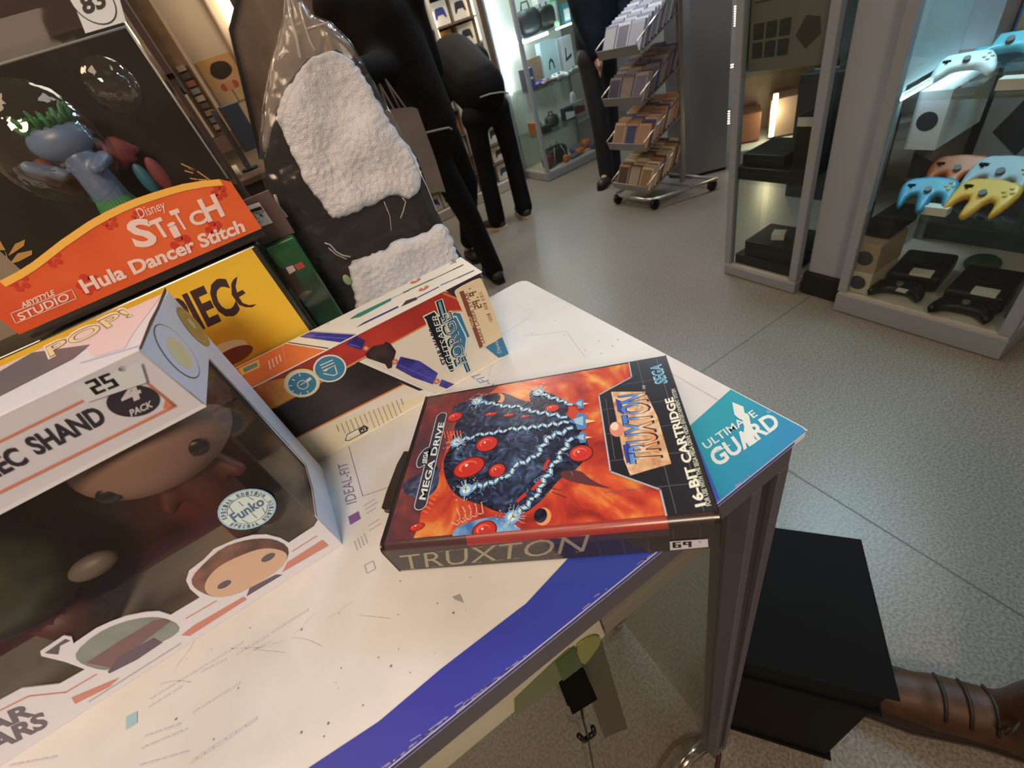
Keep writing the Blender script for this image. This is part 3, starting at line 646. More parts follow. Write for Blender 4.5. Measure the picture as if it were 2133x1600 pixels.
# ------------------------------------------------------------------ orange and cream toy box
def saber_box():
    a = math.atan2(-0.008, 0.187); ux = Vector((math.cos(a), math.sin(a), 0)); uy = Vector((-ux.y, ux.x, 0)); Z = Vector((0, 0, 1))
    br = Vector((0.1045, 0.3060, T)); L, D, H = 0.31, 0.0454, 0.0845; o = br-ux*L
    t = thing('toy_box', 'long cream and orange toy box with round teal badges, behind the game case', 'toy box', tuple(o+ux*L/2+uy*D/2))
    card = mat('toy_box_card', seen(226, 200, 170), .4)
    b = MB(); b.prism([o, o+ux*L, o+ux*L+uy*D, o+uy*D], Z*H, card); b.build('carton', t, bevel=.0012)
    F = Face(o, ux, Z); c5 = Q(480, 500, 3.555); p = Print(F, step=.00006, base=.00015, rect=(0.0006, .0008, L-.0006, H-.0004))
    def ink(n, *c): return mat('box_'+n, seen(*c), .36)
    red = ramp_noise('box_red_print', [(.35, seen(160, 44, 34)), (.6, seen(190, 56, 40))], 14, .36)
    ora = ramp_noise('box_orange_print', [(.3, seen(206, 84, 36)), (.5, seen(228, 130, 48)), (.7, seen(244, 172, 72))], 30, .36, dist=.8)
    cream, navy, dark, orl, blue, wht = ink('cream', 226, 196, 152), ink('navy', 50, 40, 52), ramp_noise('box_black_print', [(.3, seen(32, 22, 24)), (.7, seen(54, 36, 34))], 12, .3, stretch=(1, 1, 8)), ink('orange_line', 216, 120, 50), ink('teal_blue', 56, 112, 138), ink('white', 226, 208, 190)
    p.poly(c5(-1000, 2300, -1000, 1800, 1500, 1140, 700, 1700), cream, 0)
    p.poly(c5(100, 1110, 1560, 380, 1630, 390, 1750, 530, 1640, 520, 1450, 625, 960, 880, 320, 1240, -900, 1900, -1200, 1800), red, 1)
    p.poly(c5(-400, 1500, 250, 1050, 460, 1010, 560, 1110, 330, 1240, -800, 1830, -900, 1700), ora, 2)
    p.line(c5(1440, 630, 960, 890, 330, 1240), .0012, orl, 3); p.line(c5(1575, 395, 1690, 440, 1745, 540), .0012, orl, 3); p.line(c5(1745, 520, 1640, 525), .0012, orl, 3)
    p.poly(c5(-1200, 2000, 328, 1236, 950, 903, 1290, 1063, 515, 1452, -1000, 2200), dark, 2)
    p.line(c5(-900, 2165, 515, 1452, 1285, 1066), .0014, orl, 3)
    p.poly(c5(945, 905, 985, 880, 1520, 1140, 1450, 1150), wht, 4); p.poly(c5(925, 912, 948, 900, 1430, 1108, 1395, 1115), BLACKI, 5)
    p.poly(c5(1590, 372, 1885, 225, 1925, 300, 1745, 540, 1690, 440), navy, 3)
    p.poly(c5(1655, 535, 1700, 545, 1770, 715, 1740, 725, 1745, 860, 1690, 830, 1600, 620), blue, 3)
    p.poly(c5(1888, 795, 1990, 730, 2012, 720, 2062, 850, 1985, 872), blue, 3)
    # picture of the toy parts
    hb, hb2, hk = ramp_noise('box_blue_toy_part', [(.35, seen(46, 36, 92)), (.6, seen(74, 66, 140))], 60, .36), ink('pale_blue', 100, 96, 170), ramp_noise('box_black_toy_part', [(.35, seen(30, 22, 24)), (.65, seen(66, 46, 46))], 60, .36)
    p.poly(c5(850, 770, 935, 708, 998, 745, 968, 812, 930, 805), hb, 5); p.line(c5(880, 770, 960, 790), .0006, hb2, 6)
    p.poly(c5(998, 842, 1055, 785, 1130, 770, 1150, 752, 1182, 765, 1225, 822, 1192, 945, 1165, 952, 1145, 918, 1010, 872), hk, 5)
    p.poly(c5(1222, 945, 1258, 862, 1400, 895, 1535, 985, 1498, 1068, 1350, 1015), hb, 5)
    for k in range(4): p.line(c5(1250+k*62, 925+k*26, 1300+k*62, 948+k*26), .0006, hb2, 6)
    p.poly(c5(1543, 1078, 1562, 1030, 1660, 1068, 1630, 1112), hb, 5)
    for cx, cy in ((1003, 800), (1217, 900), (1525, 1046)):
        p.circ(*c5(cx, cy, cx+22, cy), ink('orange_dot', 206, 104, 66), 6); p.line(c5(cx-10, cy+2, cx+10, cy-3), .0006, wht, 7); p.line(c5(cx-4, cy-9, cx+4, cy+9), .0006, wht, 7)
    # round badges
    tl = ink('teal', 62, 120, 136)
    p.circ(*c5(737, 950, 858, 935), wht, 7); p.circ(*c5(737, 950, 845, 937), tl, 8)
    p.circ(*c5(531, 1058, 662, 1040), ink('yellow_ring', 226, 200, 110), 9); p.circ(*c5(531, 1060, 650, 1044), wht, 10); p.circ(*c5(533, 1062, 635, 1048), tl, 11)
    for y0 in (0, 28, 56): p.line(c5(665+y0*.35, 925+y0*.7, 755+y0*.35, 885+y0*.7), .0008, wht, 12)
    p.line(c5(690, 985, 735, 995, 765, 1000, 790, 985, 770, 925, 730, 945, 700, 968), .0008, wht, 12)
    g = []
    for k in range(12): t_ = k*PI/6; g.append((535+40*math.cos(t_), 1068+32*math.sin(t_)))
    p.line([c5(*v)[0] for v in g[:12]]+[c5(*g[0])[0]], .0008, wht, 12); p.line(c5(560, 1045, 590, 1022), .0022, wht, 12); p.line(c5(520, 1068, 550, 1050), .0007, wht, 12)
    for dx, dy in ((-20, -62), (-62, -30), (-80, 8), (-68, 45), (-15, 62), (32, 48)): p.line(c5(535+dx, 1066+dy, 535+dx*1.25, 1066+dy*1.25), .0008, wht, 12)
    # small grey print, too fine to read
    ft = ink('small_print', 160, 138, 118)
    for k in range(15):
        x = 785+k*34; y = 1370-k*14; ln = (60, 95, 110, 100, 90, 105, 80, 150, 165, 160, 150, 140, 130, 110, 60)[k]; A, B = F.px(c5(x, y)[0]), F.px(c5(x+ln*.32, y+ln*.8)[0]); s = 0
        A, B = Vector(A), Vector(B)
        while s < .95: e = min(1, s+random.uniform(.03, .12)); p.line([tuple(A+(B-A)*s), tuple(A+(B-A)*e)], .0007, ft, 5, px=False); s = e+.04
    p.poly(c5(848, 1478, 868, 1462, 985, 1400, 1012, 1408, 1018, 1392, 990, 1375, 860, 1442, 845, 1460), wht, 5)
    p.line(c5(850, 1482, 862, 1440, 990, 1372, 1018, 1388, 1010, 1412, 880, 1482, 850, 1482), .0006, BLACKI, 6)
    p.poly(c5(945, 1400, 990, 1375, 1016, 1390, 1008, 1412, 962, 1436), BLACKI, 6); p.text('x2', *c5(968, 1424, 1008, 1402, 956, 1402), wht, 7)
    # title
    ol = ink('title_outline', 214, 222, 222); dk = ink('title_dark', 30, 26, 32)
    p.poly(c5(1422, 562, 1510, 520, 1545, 560, 1668, 968, 1645, 985, 1620, 985), ol, 6); p.poly(c5(1432, 568, 1506, 530, 1535, 565, 1655, 962, 1640, 975, 1624, 972), dk, 7)
    p.line(c5(1442, 585, 1470, 660), .0008, wht, 8); p.poly(c5(1475, 655, 1580, 910, 1552, 925, 1452, 668), mat('toy_box_card', seen(226, 200, 170), .4), 7)
    p.text('STAR WARS', *c5(1600, 915, 1503, 648, 1566, 925), dk, 9, bold=.03)
    p.text('LIGHTSABER', *c5(1662, 955, 1528, 545, 1622, 965), ol, 9, bold=.0)
    p.poly(c5(1595, 560, 1672, 560, 1740, 690, 1755, 730, 1738, 870, 1660, 850), ol, 6); p.poly(c5(1600, 568, 1668, 570, 1730, 695, 1742, 730, 1728, 855, 1660, 840), blue, 7)
    for dw, m, l in ((.0068, ol, 8), (.0052, dk, 9), (.0022, ink('title_steel', 120, 150, 166), 10)):
        p.line(c5(1545, 460, 1578, 570), dw, m, l); p.line(c5(1722, 870, 1758, 965), dw*.75, m, l)
    p.text('FORGE', *c5(1752, 900, 1628, 520, 1662, 940), ol, 11, bold=.06); p.text('FORGE', *c5(1746, 897, 1625, 528, 1668, 934), dk, 12, bold=.03); p.text('FORGE', *c5(1742, 893, 1624, 534, 1674, 930), ink('title_silver', 170, 184, 190), 13, bold=-.012)
    p.text('Disney', *c5(2005, 830, 1975, 745, 1978, 838), wht, 5, bold=-.01)
    p.build('front_print', t)
    # price label
    s = Print(F, step=.00006, base=.0012); pap = mat('cream_label_paper', seen(226, 190, 142), .45); bn = mat('brown_label_ink', seen(128, 66, 48), .5)
    s.poly(smooth_loop(c5(1652, 392, 1664, 358, 1830, 275, 1862, 285, 2005, 690, 1998, 725, 1862, 800, 1838, 790), 1), pap, 0)
    s.poly(c5(1690, 382, 1722, 370, 1866, 782, 1842, 800), bn, 1); s.text('NEUF', *c5(1802, 640, 1778, 558, 1780, 645), pap, 2, bold=.01)
    s.text('SABRE LASER STAR', *c5(1884, 762, 1752, 382, 1862, 768), bn, 1, bold=.01)
    seg_digits(s, '29,9', *c5(1860, 494, 1812, 368, 1806, 512), bn, 1, w=.28); s.text('€', *c5(1778, 362, 1774, 345, 1762, 366), bn, 1)
    for k in range(17):
        f_ = k/16; u, v = 1938-f_*80, 596-f_*212
        if k in (5, 6, 11): continue
        s.line(c5(u, v, u-22, v+7), random.choice((.0004, .0007, .001)), bn, 1)
    s.build('price_label', t, label='cream price label with brown bar')
    # top face
    G = Face(o+Z*H, ux, uy); g = Print(G, step=.00006, base=.00015, rect=(.0006, .0006, L-.0006, D-.0006))
    g.poly(c5(-900, 1500, 305, 752, 742, 822, 200, 1080, -700, 1650), ora if False else ramp_noise('box_top_orange', [(.3, seen(212, 88, 44)), (.7, seen(226, 108, 56))], 20, .36), 0)
    g.line(c5(312, 742, 740, 806), .0010, BLACKI, 1)
    g.poly(c5(400, 708, 445, 672, 940, 705, 860, 765, 520, 720), hb, 1); g.line(c5(420, 700, 900, 735), .0007, hb2, 2); g.line(c5(455, 668, 935, 700), .0006, ink('top_shadow', 150, 130, 130), 2)
    gr, gd = ink('green', 84, 120, 66), ink('dark_green', 60, 78, 60)
    g.line(c5(770, 556, 1340, 285), .0008, ink('olive', 120, 118, 70), 1); g.line(c5(1340, 285, 1500, 212), .0018, gd, 1); g.line(c5(1500, 212, 1600, 168), .0015, BLACKI, 1)
    g.poly(c5(882, 588, 940, 548, 1190, 430, 1192, 448, 960, 570), ink('blue_green', 60, 120, 96), 1); g.line(c5(1195, 432, 1300, 385), .0010, GREYI, 1); g.line(c5(1285, 388, 1318, 376), .0018, BLACKI, 1); g.line(c5(1322, 370, 1495, 292), .0022, gr, 1); g.line(c5(1500, 290, 1720, 188), .0011, ink('brown_black', 64, 48, 46), 1); g.line(c5(1650, 220, 1722, 186), .0016, BLACKI, 2)
    g.poly(c5(930, 650, 990, 610, 1240, 490, 1246, 500, 1000, 618), ink('indigo', 56, 50, 104), 1); g.poly(c5(1265, 495, 1300, 450, 1375, 425, 1385, 440), hk, 1); g.line(c5(1385, 428, 1540, 350), .0016, hb, 1); g.line(c5(1560, 335, 1690, 278), .0013, hb, 1); g.line(c5(1690, 278, 1800, 228), .0019, ink('slate', 70, 72, 92), 1)
    for cx, cy, s_ in ((1372, 304, '='), (1432, 360, '+')):
        g.circ(*c5(cx, cy, cx+38, cy-8), ink('orange_dot', 206, 90, 60), 3, ry=.7); g.text(s_, *c5(cx-14, cy+12, cx+14, cy+4, cx-18, cy-16), wht, 4, bold=.03)
    g.text('Disney', *c5(1672, 168, 1668, 142, 1628, 182), BLACKI, 2)
    for k in range(5):
        x, y = 585+k*36, 612-k*16
        for j in range(2): g.line(c5(x+j*9, y, x+26+j*9, y+48+(k % 2)*8), .0007, ft, 2)
    for k in range(4): x = 285+k*26; g.line(c5(x, 895-k*14, x+14, 960-k*20), .0012, ink('pale_pink', 236, 170, 140), 2)
    g.circ(*c5(92, 885, 150, 868), wht, 2, ry=.55); g.circ(*c5(92, 885, 138, 872), tl, 3, ry=.5)
    g.poly(c5(60, 955, 210, 885, 222, 945, 90, 1005), ink('gold', 226, 170, 70), 2); g.poly(c5(95, 955, 195, 908, 205, 935, 105, 985), ink('steel', 120, 120, 116), 3)
    g.line(c5(380, 765, 410, 905), .0003, ink('pale_pink', 236, 170, 140), 2)
    g.build('top_print', t)
saber_box()
# ------------------------------------------------------------------ wide window box with a printed card frame
def skin_doll(name, label, head_c, hr, skin, hair, cloth, scale=1.0, eyes=True, base_z=T+.012):
    t = thing(name, label, 'toy figure', (head_c[0], head_c[1], base_z), 'figures inside the window box'); c = Vector(head_c)
    b = MB(); b.ell(c, hr, skin, nu=28, nv=18, fn=lambda p: 1.0/((abs(p.x)**3+abs(p.y)**3+abs(p.z)**3)**(1/3)) if False else 1.0)
    b.build('head', t)
    h = MB(); h.ell(c+Vector((0, .007, .006)), (hr[0]*1.1, hr[1]*1.0, hr[2]*1.12), hair, nu=28, nv=16); h.build('hair', t)
    bd = MB(); z0 = base_z
    for s in (-1, 1): bd.capsule((c.x+s*.008, c.y, z0+.008), (c.x+s*.007, c.y, z0+.022), .0075, .007, cloth); bd.capsule((c.x+s*.012, c.y, c.z-hr[2]*.9), (c.x+s*.021, c.y-.006, c.z-hr[2]-.012), .006, .005, cloth)
    bd.capsule((c.x, c.y, z0+.022), (c.x, c.y, c.z-hr[2]*.85), .012, .014, cloth); bd.build('body', t, remesh=.0025)
    if eyes:
        for s in (-1, 1):
            e = MB(); ex = c+Vector((s*hr[0]*.55, -hr[1]*.80, -hr[2]*.18)); e.ell(ex, (.0058, .0025, .0052), BLACK); e.build('eye', t)
    return t
def window_box():
    XR, XL = -0.082, -0.49
    A, B_, C_, D_, E_ = (.218, 0), (.2262, .128), (.2195, .1655), (.313, .163), (.302, 0)
    t = thing('window_box', 'wide white cardboard box with clear front window and a price sticker, at the left', 'toy packaging', ((XL+XR)/2, .26, T))
    V = lambda x, q: Vector((x, q[0], T+q[1]))
    F1 = Face(V(XL, A), (1, 0, 0), V(XL, B_)-V(XL, A)); F2 = Face(V(XL, B_), (1, 0, 0), V(XL, C_)-V(XL, B_))
    F3 = Face(V(XL, C_), (1, 0, 0), V(XL, D_)-V(XL, C_)); F4 = Face(V(XR, A), (0, 1, 0), (0, 0, 1))
    card = mat('window_box_card', seen(214, 194, 182), .36, bump=.05, bscale=300); inner_c = mat('grey_inner_card', seen(150, 132, 118), .6)
    c4 = Q(0, 1060, 2.807); c3 = Q(0, 600, 2.963); c1 = Q(200, 580, 5.0)
    b = MB()
    top_line = [F1.px(q) for q in c4(1862, 62, 1835, 105, 1690, 200, 1640, 172, 1560, 152, 1480, 155, 1370, 185, 1250, 238, 1190, 300, 1105, 365, 1088, 420, 1112, 470, 1170, 520, 1000, 622, 930, 600, 850, 606, 740, 628, 640, 665, 560, 702, 430, 790, 418, 750, 375, 742, 235, 835, 242, 862, 380, 895, 500, 940, 350, 1025, 130, 1050, 0, 1120)]
    XF = XR-XL
    pl = [(0, 0), (XF, 0), (XF, F1.px(c4(1900, 100)[0])[1]+.012)]+top_line; x_, y_ = top_line[-1]
    pl += [(x_-.03, y_-.004), (x_-.09, y_-.004), (x_-.12, .03), (0, .03)]
    panel(b, F1, pl, [], card, px=False)
    panel(b, F2, [(0, 0), (XF, 0), (XF, .0381), (0, .0381)], [], card, px=False)
    h1 = F1.px((424, 846))[1]; panel(b, F1, [(0, h1-.001), (XF, h1-.001), (XF, .1283), (0, .1283)], [], card, px=False)
    panel(b, F3, [(0, 0), (XF, 0), (XF, .0935), (0, .0935)], [], card, px=False)
    s4 = [F4.px(q) for q in c3(1272, 722, 1290, 440, 1500, 665, 1885, 1090, 1925, 1230, 1952, 1410)]
    side = [(0, 0), (.084, 0), (.095, .163), (.0015, .1655), (.0082, .128)]+s4+[(.0015, .012)]
    panel(b, F4, side, [], card, px=False)
    # back and bottom
    b.b2(XL, XR, .3025, .3031, T+.0005, T+.012, card); b.prism([V(XL, E_), V(XR-.0008, E_), V(XR-.0008, D_), V(XL, D_)], (0, -.0006, 0), card); b.b2(XL, XR-.001, .219, .302, T+.0003, T+.001, card)
    b.build('carton', t)
    # clear window: front sheet and folded side sheet
    win = clear_mat('window_plastic', (.95, .94, .92), .03, .08, (.5, .45, .42), .05, bump=.06, bscale=25, fres=.45)
    w_ = MB(); q1 = [F1.P(x, y, -.0012) for x, y in ((0, .004), (XF-.001, .004), (XF-.001, h1+.002), (0, h1+.002))]
    w_.add(q1, [(0, 1, 2, 3)], win); q2 = [Vector((XR-.0012, y, T+z)) for y, z in ((.2185, .003), (.302, .003), (.310, .160), (.2262, .13))]; w_.add(q2, [(0, 1, 2, 3)], win); w_.build('window', t)
    # inner tray: grey printed floor and dark backdrop
    n = ramp_noise('tray_print', [(.3, seen(96, 82, 74)), (.5, seen(124, 106, 92)), (.68, seen(150, 112, 78))], 12, .55)
    dkb = ramp_noise('dark_red_backdrop', [(.3, seen(32, 18, 18)), (.55, seen(70, 20, 20)), (.75, seen(104, 28, 26))], 14, .6)
    i = MB(); i.b2(XL+.002, XR-.004, .221, .2985, T+.0015, T+.010, n); i.b2(XL+.002, XR-.03, .292, .2990, T+.010, T+.12, dkb)
    i.box((-.105, .296, T+.05), (.03, .001, .08), n); i.build('inner_tray', t)
    # ------- ink
    def ink(nm, *c): return mat('wb_'+nm, seen(*c), .4)
    cop, blk, ch, pk = ink('copper', 208, 120, 84), ink('black', 48, 38, 42), ink('charcoal', 92, 80, 80), ink('pink', 222, 180, 164)
    p = Print(F2, step=.00006, base=.00015, rect=(0, 0, XF, .0378))
    p.line(c3(-200, 1045, 540, 682), .0012, cop, 1); p.line(c3(1080, 728, -300, 1410), .0016, cop, 1)
    p.poly(c3(905, 580, 1082, 722, 1062, 738, 1005, 745, 1020, 690), cop, 1)
    p.line(c3(905, 585, 1080, 725), .0012, cop, 1)
    D0, D1, D2 = [Vector(F2.px(q)) for q in c3(232, 1030, 665, 818, 140, 940)]
    p.text('SHAND', tuple(D0), tuple(D1), tuple(D2), blk, 2, px=False, bold=.035)
    e = Vector(F2.px(c3(182, 1068)[0])); x = D1-D0; p.text('FENNEC', tuple(e-x*1.12), tuple(e), tuple(e-x*1.12+(D2-D0)), blk, 2, px=False, bold=.035)
    cc, rr = p.circ(*c3(826, 698, 990, 700), blk, 3, ry=.93)
    p.text('4', *c3(760, 722, 880, 668, 728, 630), ink('number', 206, 184, 168), 4, bold=.06); p.line(c3(880, 700, 870, 662), .0006, blk, 4)
    p.text('PACK', *c3(810, 790, 945, 728, 798, 752), ink('number', 206, 184, 168), 4, bold=.03)
    p.build('title_print', t)
    s = Print(F2, step=.00008, base=.0011); lab = mat('white_label', seen(214, 200, 198), .4)
    a_, b2_, c_, d_ = [F2.px(q) for q in c3(455, 600, 868, 455, 905, 575, 530, 700)]
    s.poly([a_, (b2_[0], min(b2_[1], .0372)), c_, d_], lab, 0, px=False)
    seg_digits(s, '25', *c3(592, 652, 752, 588, 520, 572), BLACKI, 1, w=.30); s.text('€', *c3(742, 512, 780, 498, 722, 488), BLACKI, 1); s.build('price_sticker', t, label='white price sticker reading 25')
    # top face
    p = Print(F3, step=.00006, base=.00015, rect=(0, 0, XF, .093)); c1p = lambda *a: c1(*a)
    p.poly(c1(-2400, 1420, 600, 200, 690, 170, 400, 560, 300, 730, -10, 820, -120, 700, -2200, 1700), pk, 0)
    p.poly(c3(-900, 1030, -400, 750, 200, 400, 560, 350, 450, 440, -60, 700), ink('panel_grey', 100, 84, 80), 1)
    lg = ink('logo_yellow', 228, 190, 130)
    p.text('POP!', *c3(300, 440, 840, 165, 270, 365), ink('logo_white', 232, 210, 196), 2, bold=.09); p.text('POP!', *c3(310, 430, 830, 168, 282, 368), ink('logo_black', 110, 86, 70), 3, bold=.03); p.text('POP!', *c3(314, 426, 827, 170, 286, 370), lg, 4, bold=.005)
    p.line(c3(500, 465, 860, 360), .0006, ink('violet_line', 150, 140, 170), 2); p.build('top_print', t)
    gap = MB(); gm = mat('flap_gap', (.02, .014, .012), .8); ff = Print(F3, step=.00006, base=.0002); ff.poly(c1(452, 735, 478, 745, 740, 130, 722, 95, 640, 300, 560, 450), gm, 1); ff.build('flap_gap', t)
    # side face
    p = Print(F4, step=.00006, base=.00015)
    q = [F4.px(v) for v in c1(870, 340, 1155, 665)]; cc = ((q[0][0]+q[1][0])/2, (q[0][1]+q[1][1])/2)
    p.circ(cc, None, ink('gold', 176, 126, 60), 1, px=False, rad=.0135); p.circ(cc, None, ink('gold_light', 206, 168, 110), 2, px=False, rad=.0105); p.circ(cc, None, ink('gold', 176, 126, 60), 3, px=False, rad=.0100)
    p.circ((cc[0]+.001, cc[1]+.002), None, ink('gold_light', 206, 168, 110), 4, px=False, rad=.0035)
    q = F4.px(c1(850, 760)[0]); p.circ(q, None, ink('logo_black', 110, 86, 70), 1, px=False, rad=.0185, ry=.82); p.circ(q, None, card, 2, px=False, rad=.0179, ry=.81); p.circ((q[0], q[1]-.001), None, lg, 3, px=False, rad=.011, ry=.8)
    p.build('side_print', t)
    # brown cut edge of the side opening
    cut = Print(F4, base=.0003); cut.line([F4.px(v) for v in c3(1290, 440, 1500, 665, 1885, 1090, 1925, 1230, 1952, 1410)], .0011, ink('cut_edge', 130, 92, 70), 1, px=False); cut.build('cut_edge', t)
    # front strip ink
    p = Print(F1, step=.00006, base=.00015); st = ink('salmon', 196, 120, 96)
    p.line(c4(1710, 248, 1852, 158), .0007, st, 1); p.poly(c4(1648, 372, 1680, 312, 1885, 180, 1922, 214), st, 1)
    p.poly(c4(1440, 512, 1460, 462, 1612, 384, 1652, 384), ink('plum', 96, 76, 80), 1)
    p.line(c4(1088, 640, 1265, 538), .0007, st, 1); p.poly(c4(1060, 738, 1132, 682, 1425, 512, 1442, 530, 1110, 742), st, 1)
    p.line(c4(0, 1178, 170, 1094, 385, 1072, 562, 968), .0009, st, 1); p.poly(c4(418, 1102, 700, 985, 640, 1040, 440, 1140), st, 1)
    lt = ink('title_grey', 106, 88, 88)
    p.text('STAR', *c4(-300, 1420, 205, 1200, -345, 1350), lt, 1, bold=.06); p.text('WARS', *c4(-245, 1525, 285, 1265, -290, 1445), lt, 1, bold=.06)
    # plain head shape with brown hair
    p.poly(smooth_loop(c4(1118, 400, 1200, 310, 1300, 225, 1400, 190, 1500, 172, 1600, 175, 1680, 215, 1690, 270, 1640, 350, 1500, 440, 1380, 500, 1270, 520, 1180, 490, 1125, 450), 1), ramp_noise('print_brown_hair', [(.35, seen(84, 56, 46)), (.6, seen(130, 84, 64))], 60, .4), 2)
    p.poly(smooth_loop(c4(1195, 430, 1260, 345, 1380, 280, 1530, 225, 1640, 235, 1690, 270, 1640, 350, 1500, 440, 1380, 498, 1270, 520, 1200, 490), 2), ink('skin', 204, 156, 120), 3)
    for cx, cy in ((1568, 282), (1312, 440)): p.circ(*c4(cx, cy, cx+44, cy-14), ink('plum', 96, 66, 66), 4, ry=.62)
    # plain rounded helmet shape
    p.poly(smooth_loop(c4(440, 835, 560, 730, 700, 665, 850, 632, 960, 636, 1050, 680, 1040, 730, 900, 800, 780, 880, 640, 945, 540, 930, 450, 890), 1), ramp_noise('print_grey_green', [(.35, seen(120, 116, 102)), (.65, seen(140, 134, 118))], 50, .4), 2)
    p.poly(c4(505, 898, 700, 770, 900, 650, 960, 640, 1000, 655, 860, 760, 740, 860, 640, 925), ink('dusky_red', 120, 82, 78), 3)
    p.poly(c4(700, 862, 900, 752, 950, 780, 800, 880, 640, 960, 630, 950), ink('plum', 96, 76, 80), 4)
    p.poly(c4(262, 842, 380, 760, 410, 770, 350, 800, 340, 850), ink('plum', 96, 76, 80), 2)
    for k in range(60):
        u = 520+k*9+random.uniform(0, 2); v = 1128-(u-520)*.635; p.line(c4(u, v, u+5, v-5), .0007, ink('tiny_print', 176, 160, 152), 1)
    p.build('front_print', t)
    # round sticker on the window
    s = Print(F1, step=.00008, base=.0004); rb, wh, tx = mat('pale_blue_foil', seen(150, 178, 190), .3), mat('sticker_white', seen(206, 204, 204), .4), mat('sticker_blue_ink', seen(84, 100, 118), .4)
    cc, rr = s.circ(*c3(1529, 1365, 1704, 1330), rb, 0); s.circ(tuple(cc), None, wh, 1, px=False, rad=rr*.93)
    s.circ(tuple(cc), None, tx, 2, px=False, rad=rr*.70); s.circ(tuple(cc), None, wh, 3, px=False, rad=rr*.67)
    for k in (-.4, 0, .4): s.line([(cc.x+rr*k*.9, cc.y-rr*.55), (cc.x+rr*k*1.2, cc.y), (cc.x+rr*k*.9, cc.y+rr*.55)], .0004, tx, 4, px=False)
    a = -0.0
    s.poly([(cc.x-rr*.74, cc.y-rr*.26), (cc.x+rr*.70, cc.y-rr*.26), (cc.x+rr*.70, cc.y+rr*.26), (cc.x-rr*.74, cc.y+rr*.26)], wh, 5, px=False)
    s.text('Funko', (cc.x-rr*.66, cc.y-rr*.2), (cc.x+rr*.62, cc.y-rr*.17), (cc.x-rr*.60, cc.y+rr*.24), tx, 6, px=False, bold=.03)
    for word, a0, sg in (('SPECIAL EDITION', PI*.92, -1), ('SPECIAL EDITION', -PI*.92, 1)):
        n_ = len(word)
        for k, chh in enumerate(word):
            if chh == ' ': continue
            th = a0+sg*PI*.84*k/(n_-1); r0 = rr*(.74 if sg < 0 else .89); u = Vector((math.cos(th), math.sin(th))); tg = Vector((u.y, -u.x)) if sg < 0 else Vector((-u.y, u.x)); upv = u if sg < 0 else -u
            pb = cc+u*r0; hw = rr*.048; s.text(chh, tuple(pb-tg*hw), tuple(pb+tg*hw), tuple(pb-tg*hw+upv*rr*.15), tx, 6, px=False, bold=.04)
    s.build('round_sticker', t, label='round white sticker with pale blue rim')
    sk = mat('doll_skin', seen(128, 88, 68), .55); hr = mat('doll_hair', (.012, .01, .012), .35); cl = mat('doll_maroon', (.07, .012, .012), .55)
    skin_doll('vinyl_figure', 'doll figure with tan head and black hair behind the clear window, nearest the round sticker', (-.127, .262, T+.108), (.041, .030, .029), sk, hr, cl)
    t2 = thing('vinyl_figure', 'dark green helmeted figure behind the clear window, left of the tan headed doll', 'toy figure', (-.235, .262, T+.012), 'figures inside the window box')
    g = mat('dark_green_vinyl', (.03, .04, .025), .4, noise_amt=.4, nscale=60); gm = mat('grey_vinyl', (.12, .10, .09), .5)
    b = MB(); b.ell((-.235, .262, T+.075), (.036, .028, .032), g, nu=24, nv=14); b.build('head', t2)
    b = MB(); b.capsule((-.235, .262, T+.02), (-.235, .262, T+.045), .013, .015, cl); b.build('body', t2)
    b = MB(); b.ell((-.19, .245, T+.066), (.012, .006, .007), gm); b.build('shoulder_plate', t2)
window_box()
# ------------------------------------------------------------------ yellow box
def yellow_box():
    X0, X1, Y0, Y1, Hh = -.30, -.0305, .3635, .4200, .1575
    t = thing('yellow_box', 'yellow cardboard box with big black lettering under the orange banner box', 'toy packaging', ((X0+X1)/2, .39, T))
    ye = ramp_noise('yellow_print', [(.3, seen(236, 178, 48)), (.5, seen(234, 172, 44)), (.64, seen(232, 150, 44)), (.8, seen(228, 128, 40))], 11, .4)
    dk = mat('dark_translucent_side', (.03, .035, .02), .2, coat=.5)
    b = MB(); b.b2(X0, X1, Y0+.0006, Y1, T, T+Hh, dk); b.build('carton', t, bevel=.0015)
    F = Face((X0, Y0, T), (1, 0, 0), (0, 0, 1)); p = Print(F, step=.00008, base=.0002, rect=(.001, .001, X1-X0-.0035, Hh-.001))
    W_ = X1-X0; p.poly([(.001, .001), (W_-.0035, .001), (W_-.0035, Hh-.001), (.001, Hh-.001)], ye, 0, px=False)
    bl = mat('yb_black', seen(62, 38, 36), .45); q = Q(0, 340, 3.809)
    a, b_, c_ = q(1462, 1372, 1908, 1168, 1318, 1112); p.text('PIEC', a, b_, c_, bl, 1, bold=.06)
    A, B, Cc = [Vector(F.px(v)) for v in (a, b_, c_)]; x = B-A; p.text('ONE', tuple(A-x*.98), tuple(A-x*.1), tuple(A-x*.98+(Cc-A)), bl, 1, px=False, bold=.06)
    p.poly(q(1835, 955, 1850, 925, 1882, 898, 1878, 930, 1868, 975, 1880, 1025, 1925, 1004, 1948, 1030, 1895, 1062, 1925, 1108, 1975, 1125, 2034, 1118, 2000, 1142, 1950, 1142, 1900, 1125, 1868, 1085, 1838, 1040), bl, 2)
    p.circ(*q(1800, 1500, 1990, 1500), mat('yb_cream', seen(236, 206, 150), .45), 1, ry=.5); p.circ(*q(1850, 1530, 2030, 1530), mat('yb_brown', seen(120, 58, 38), .45), 2, ry=.4)
    p.build('front_print', t)
yellow_box()
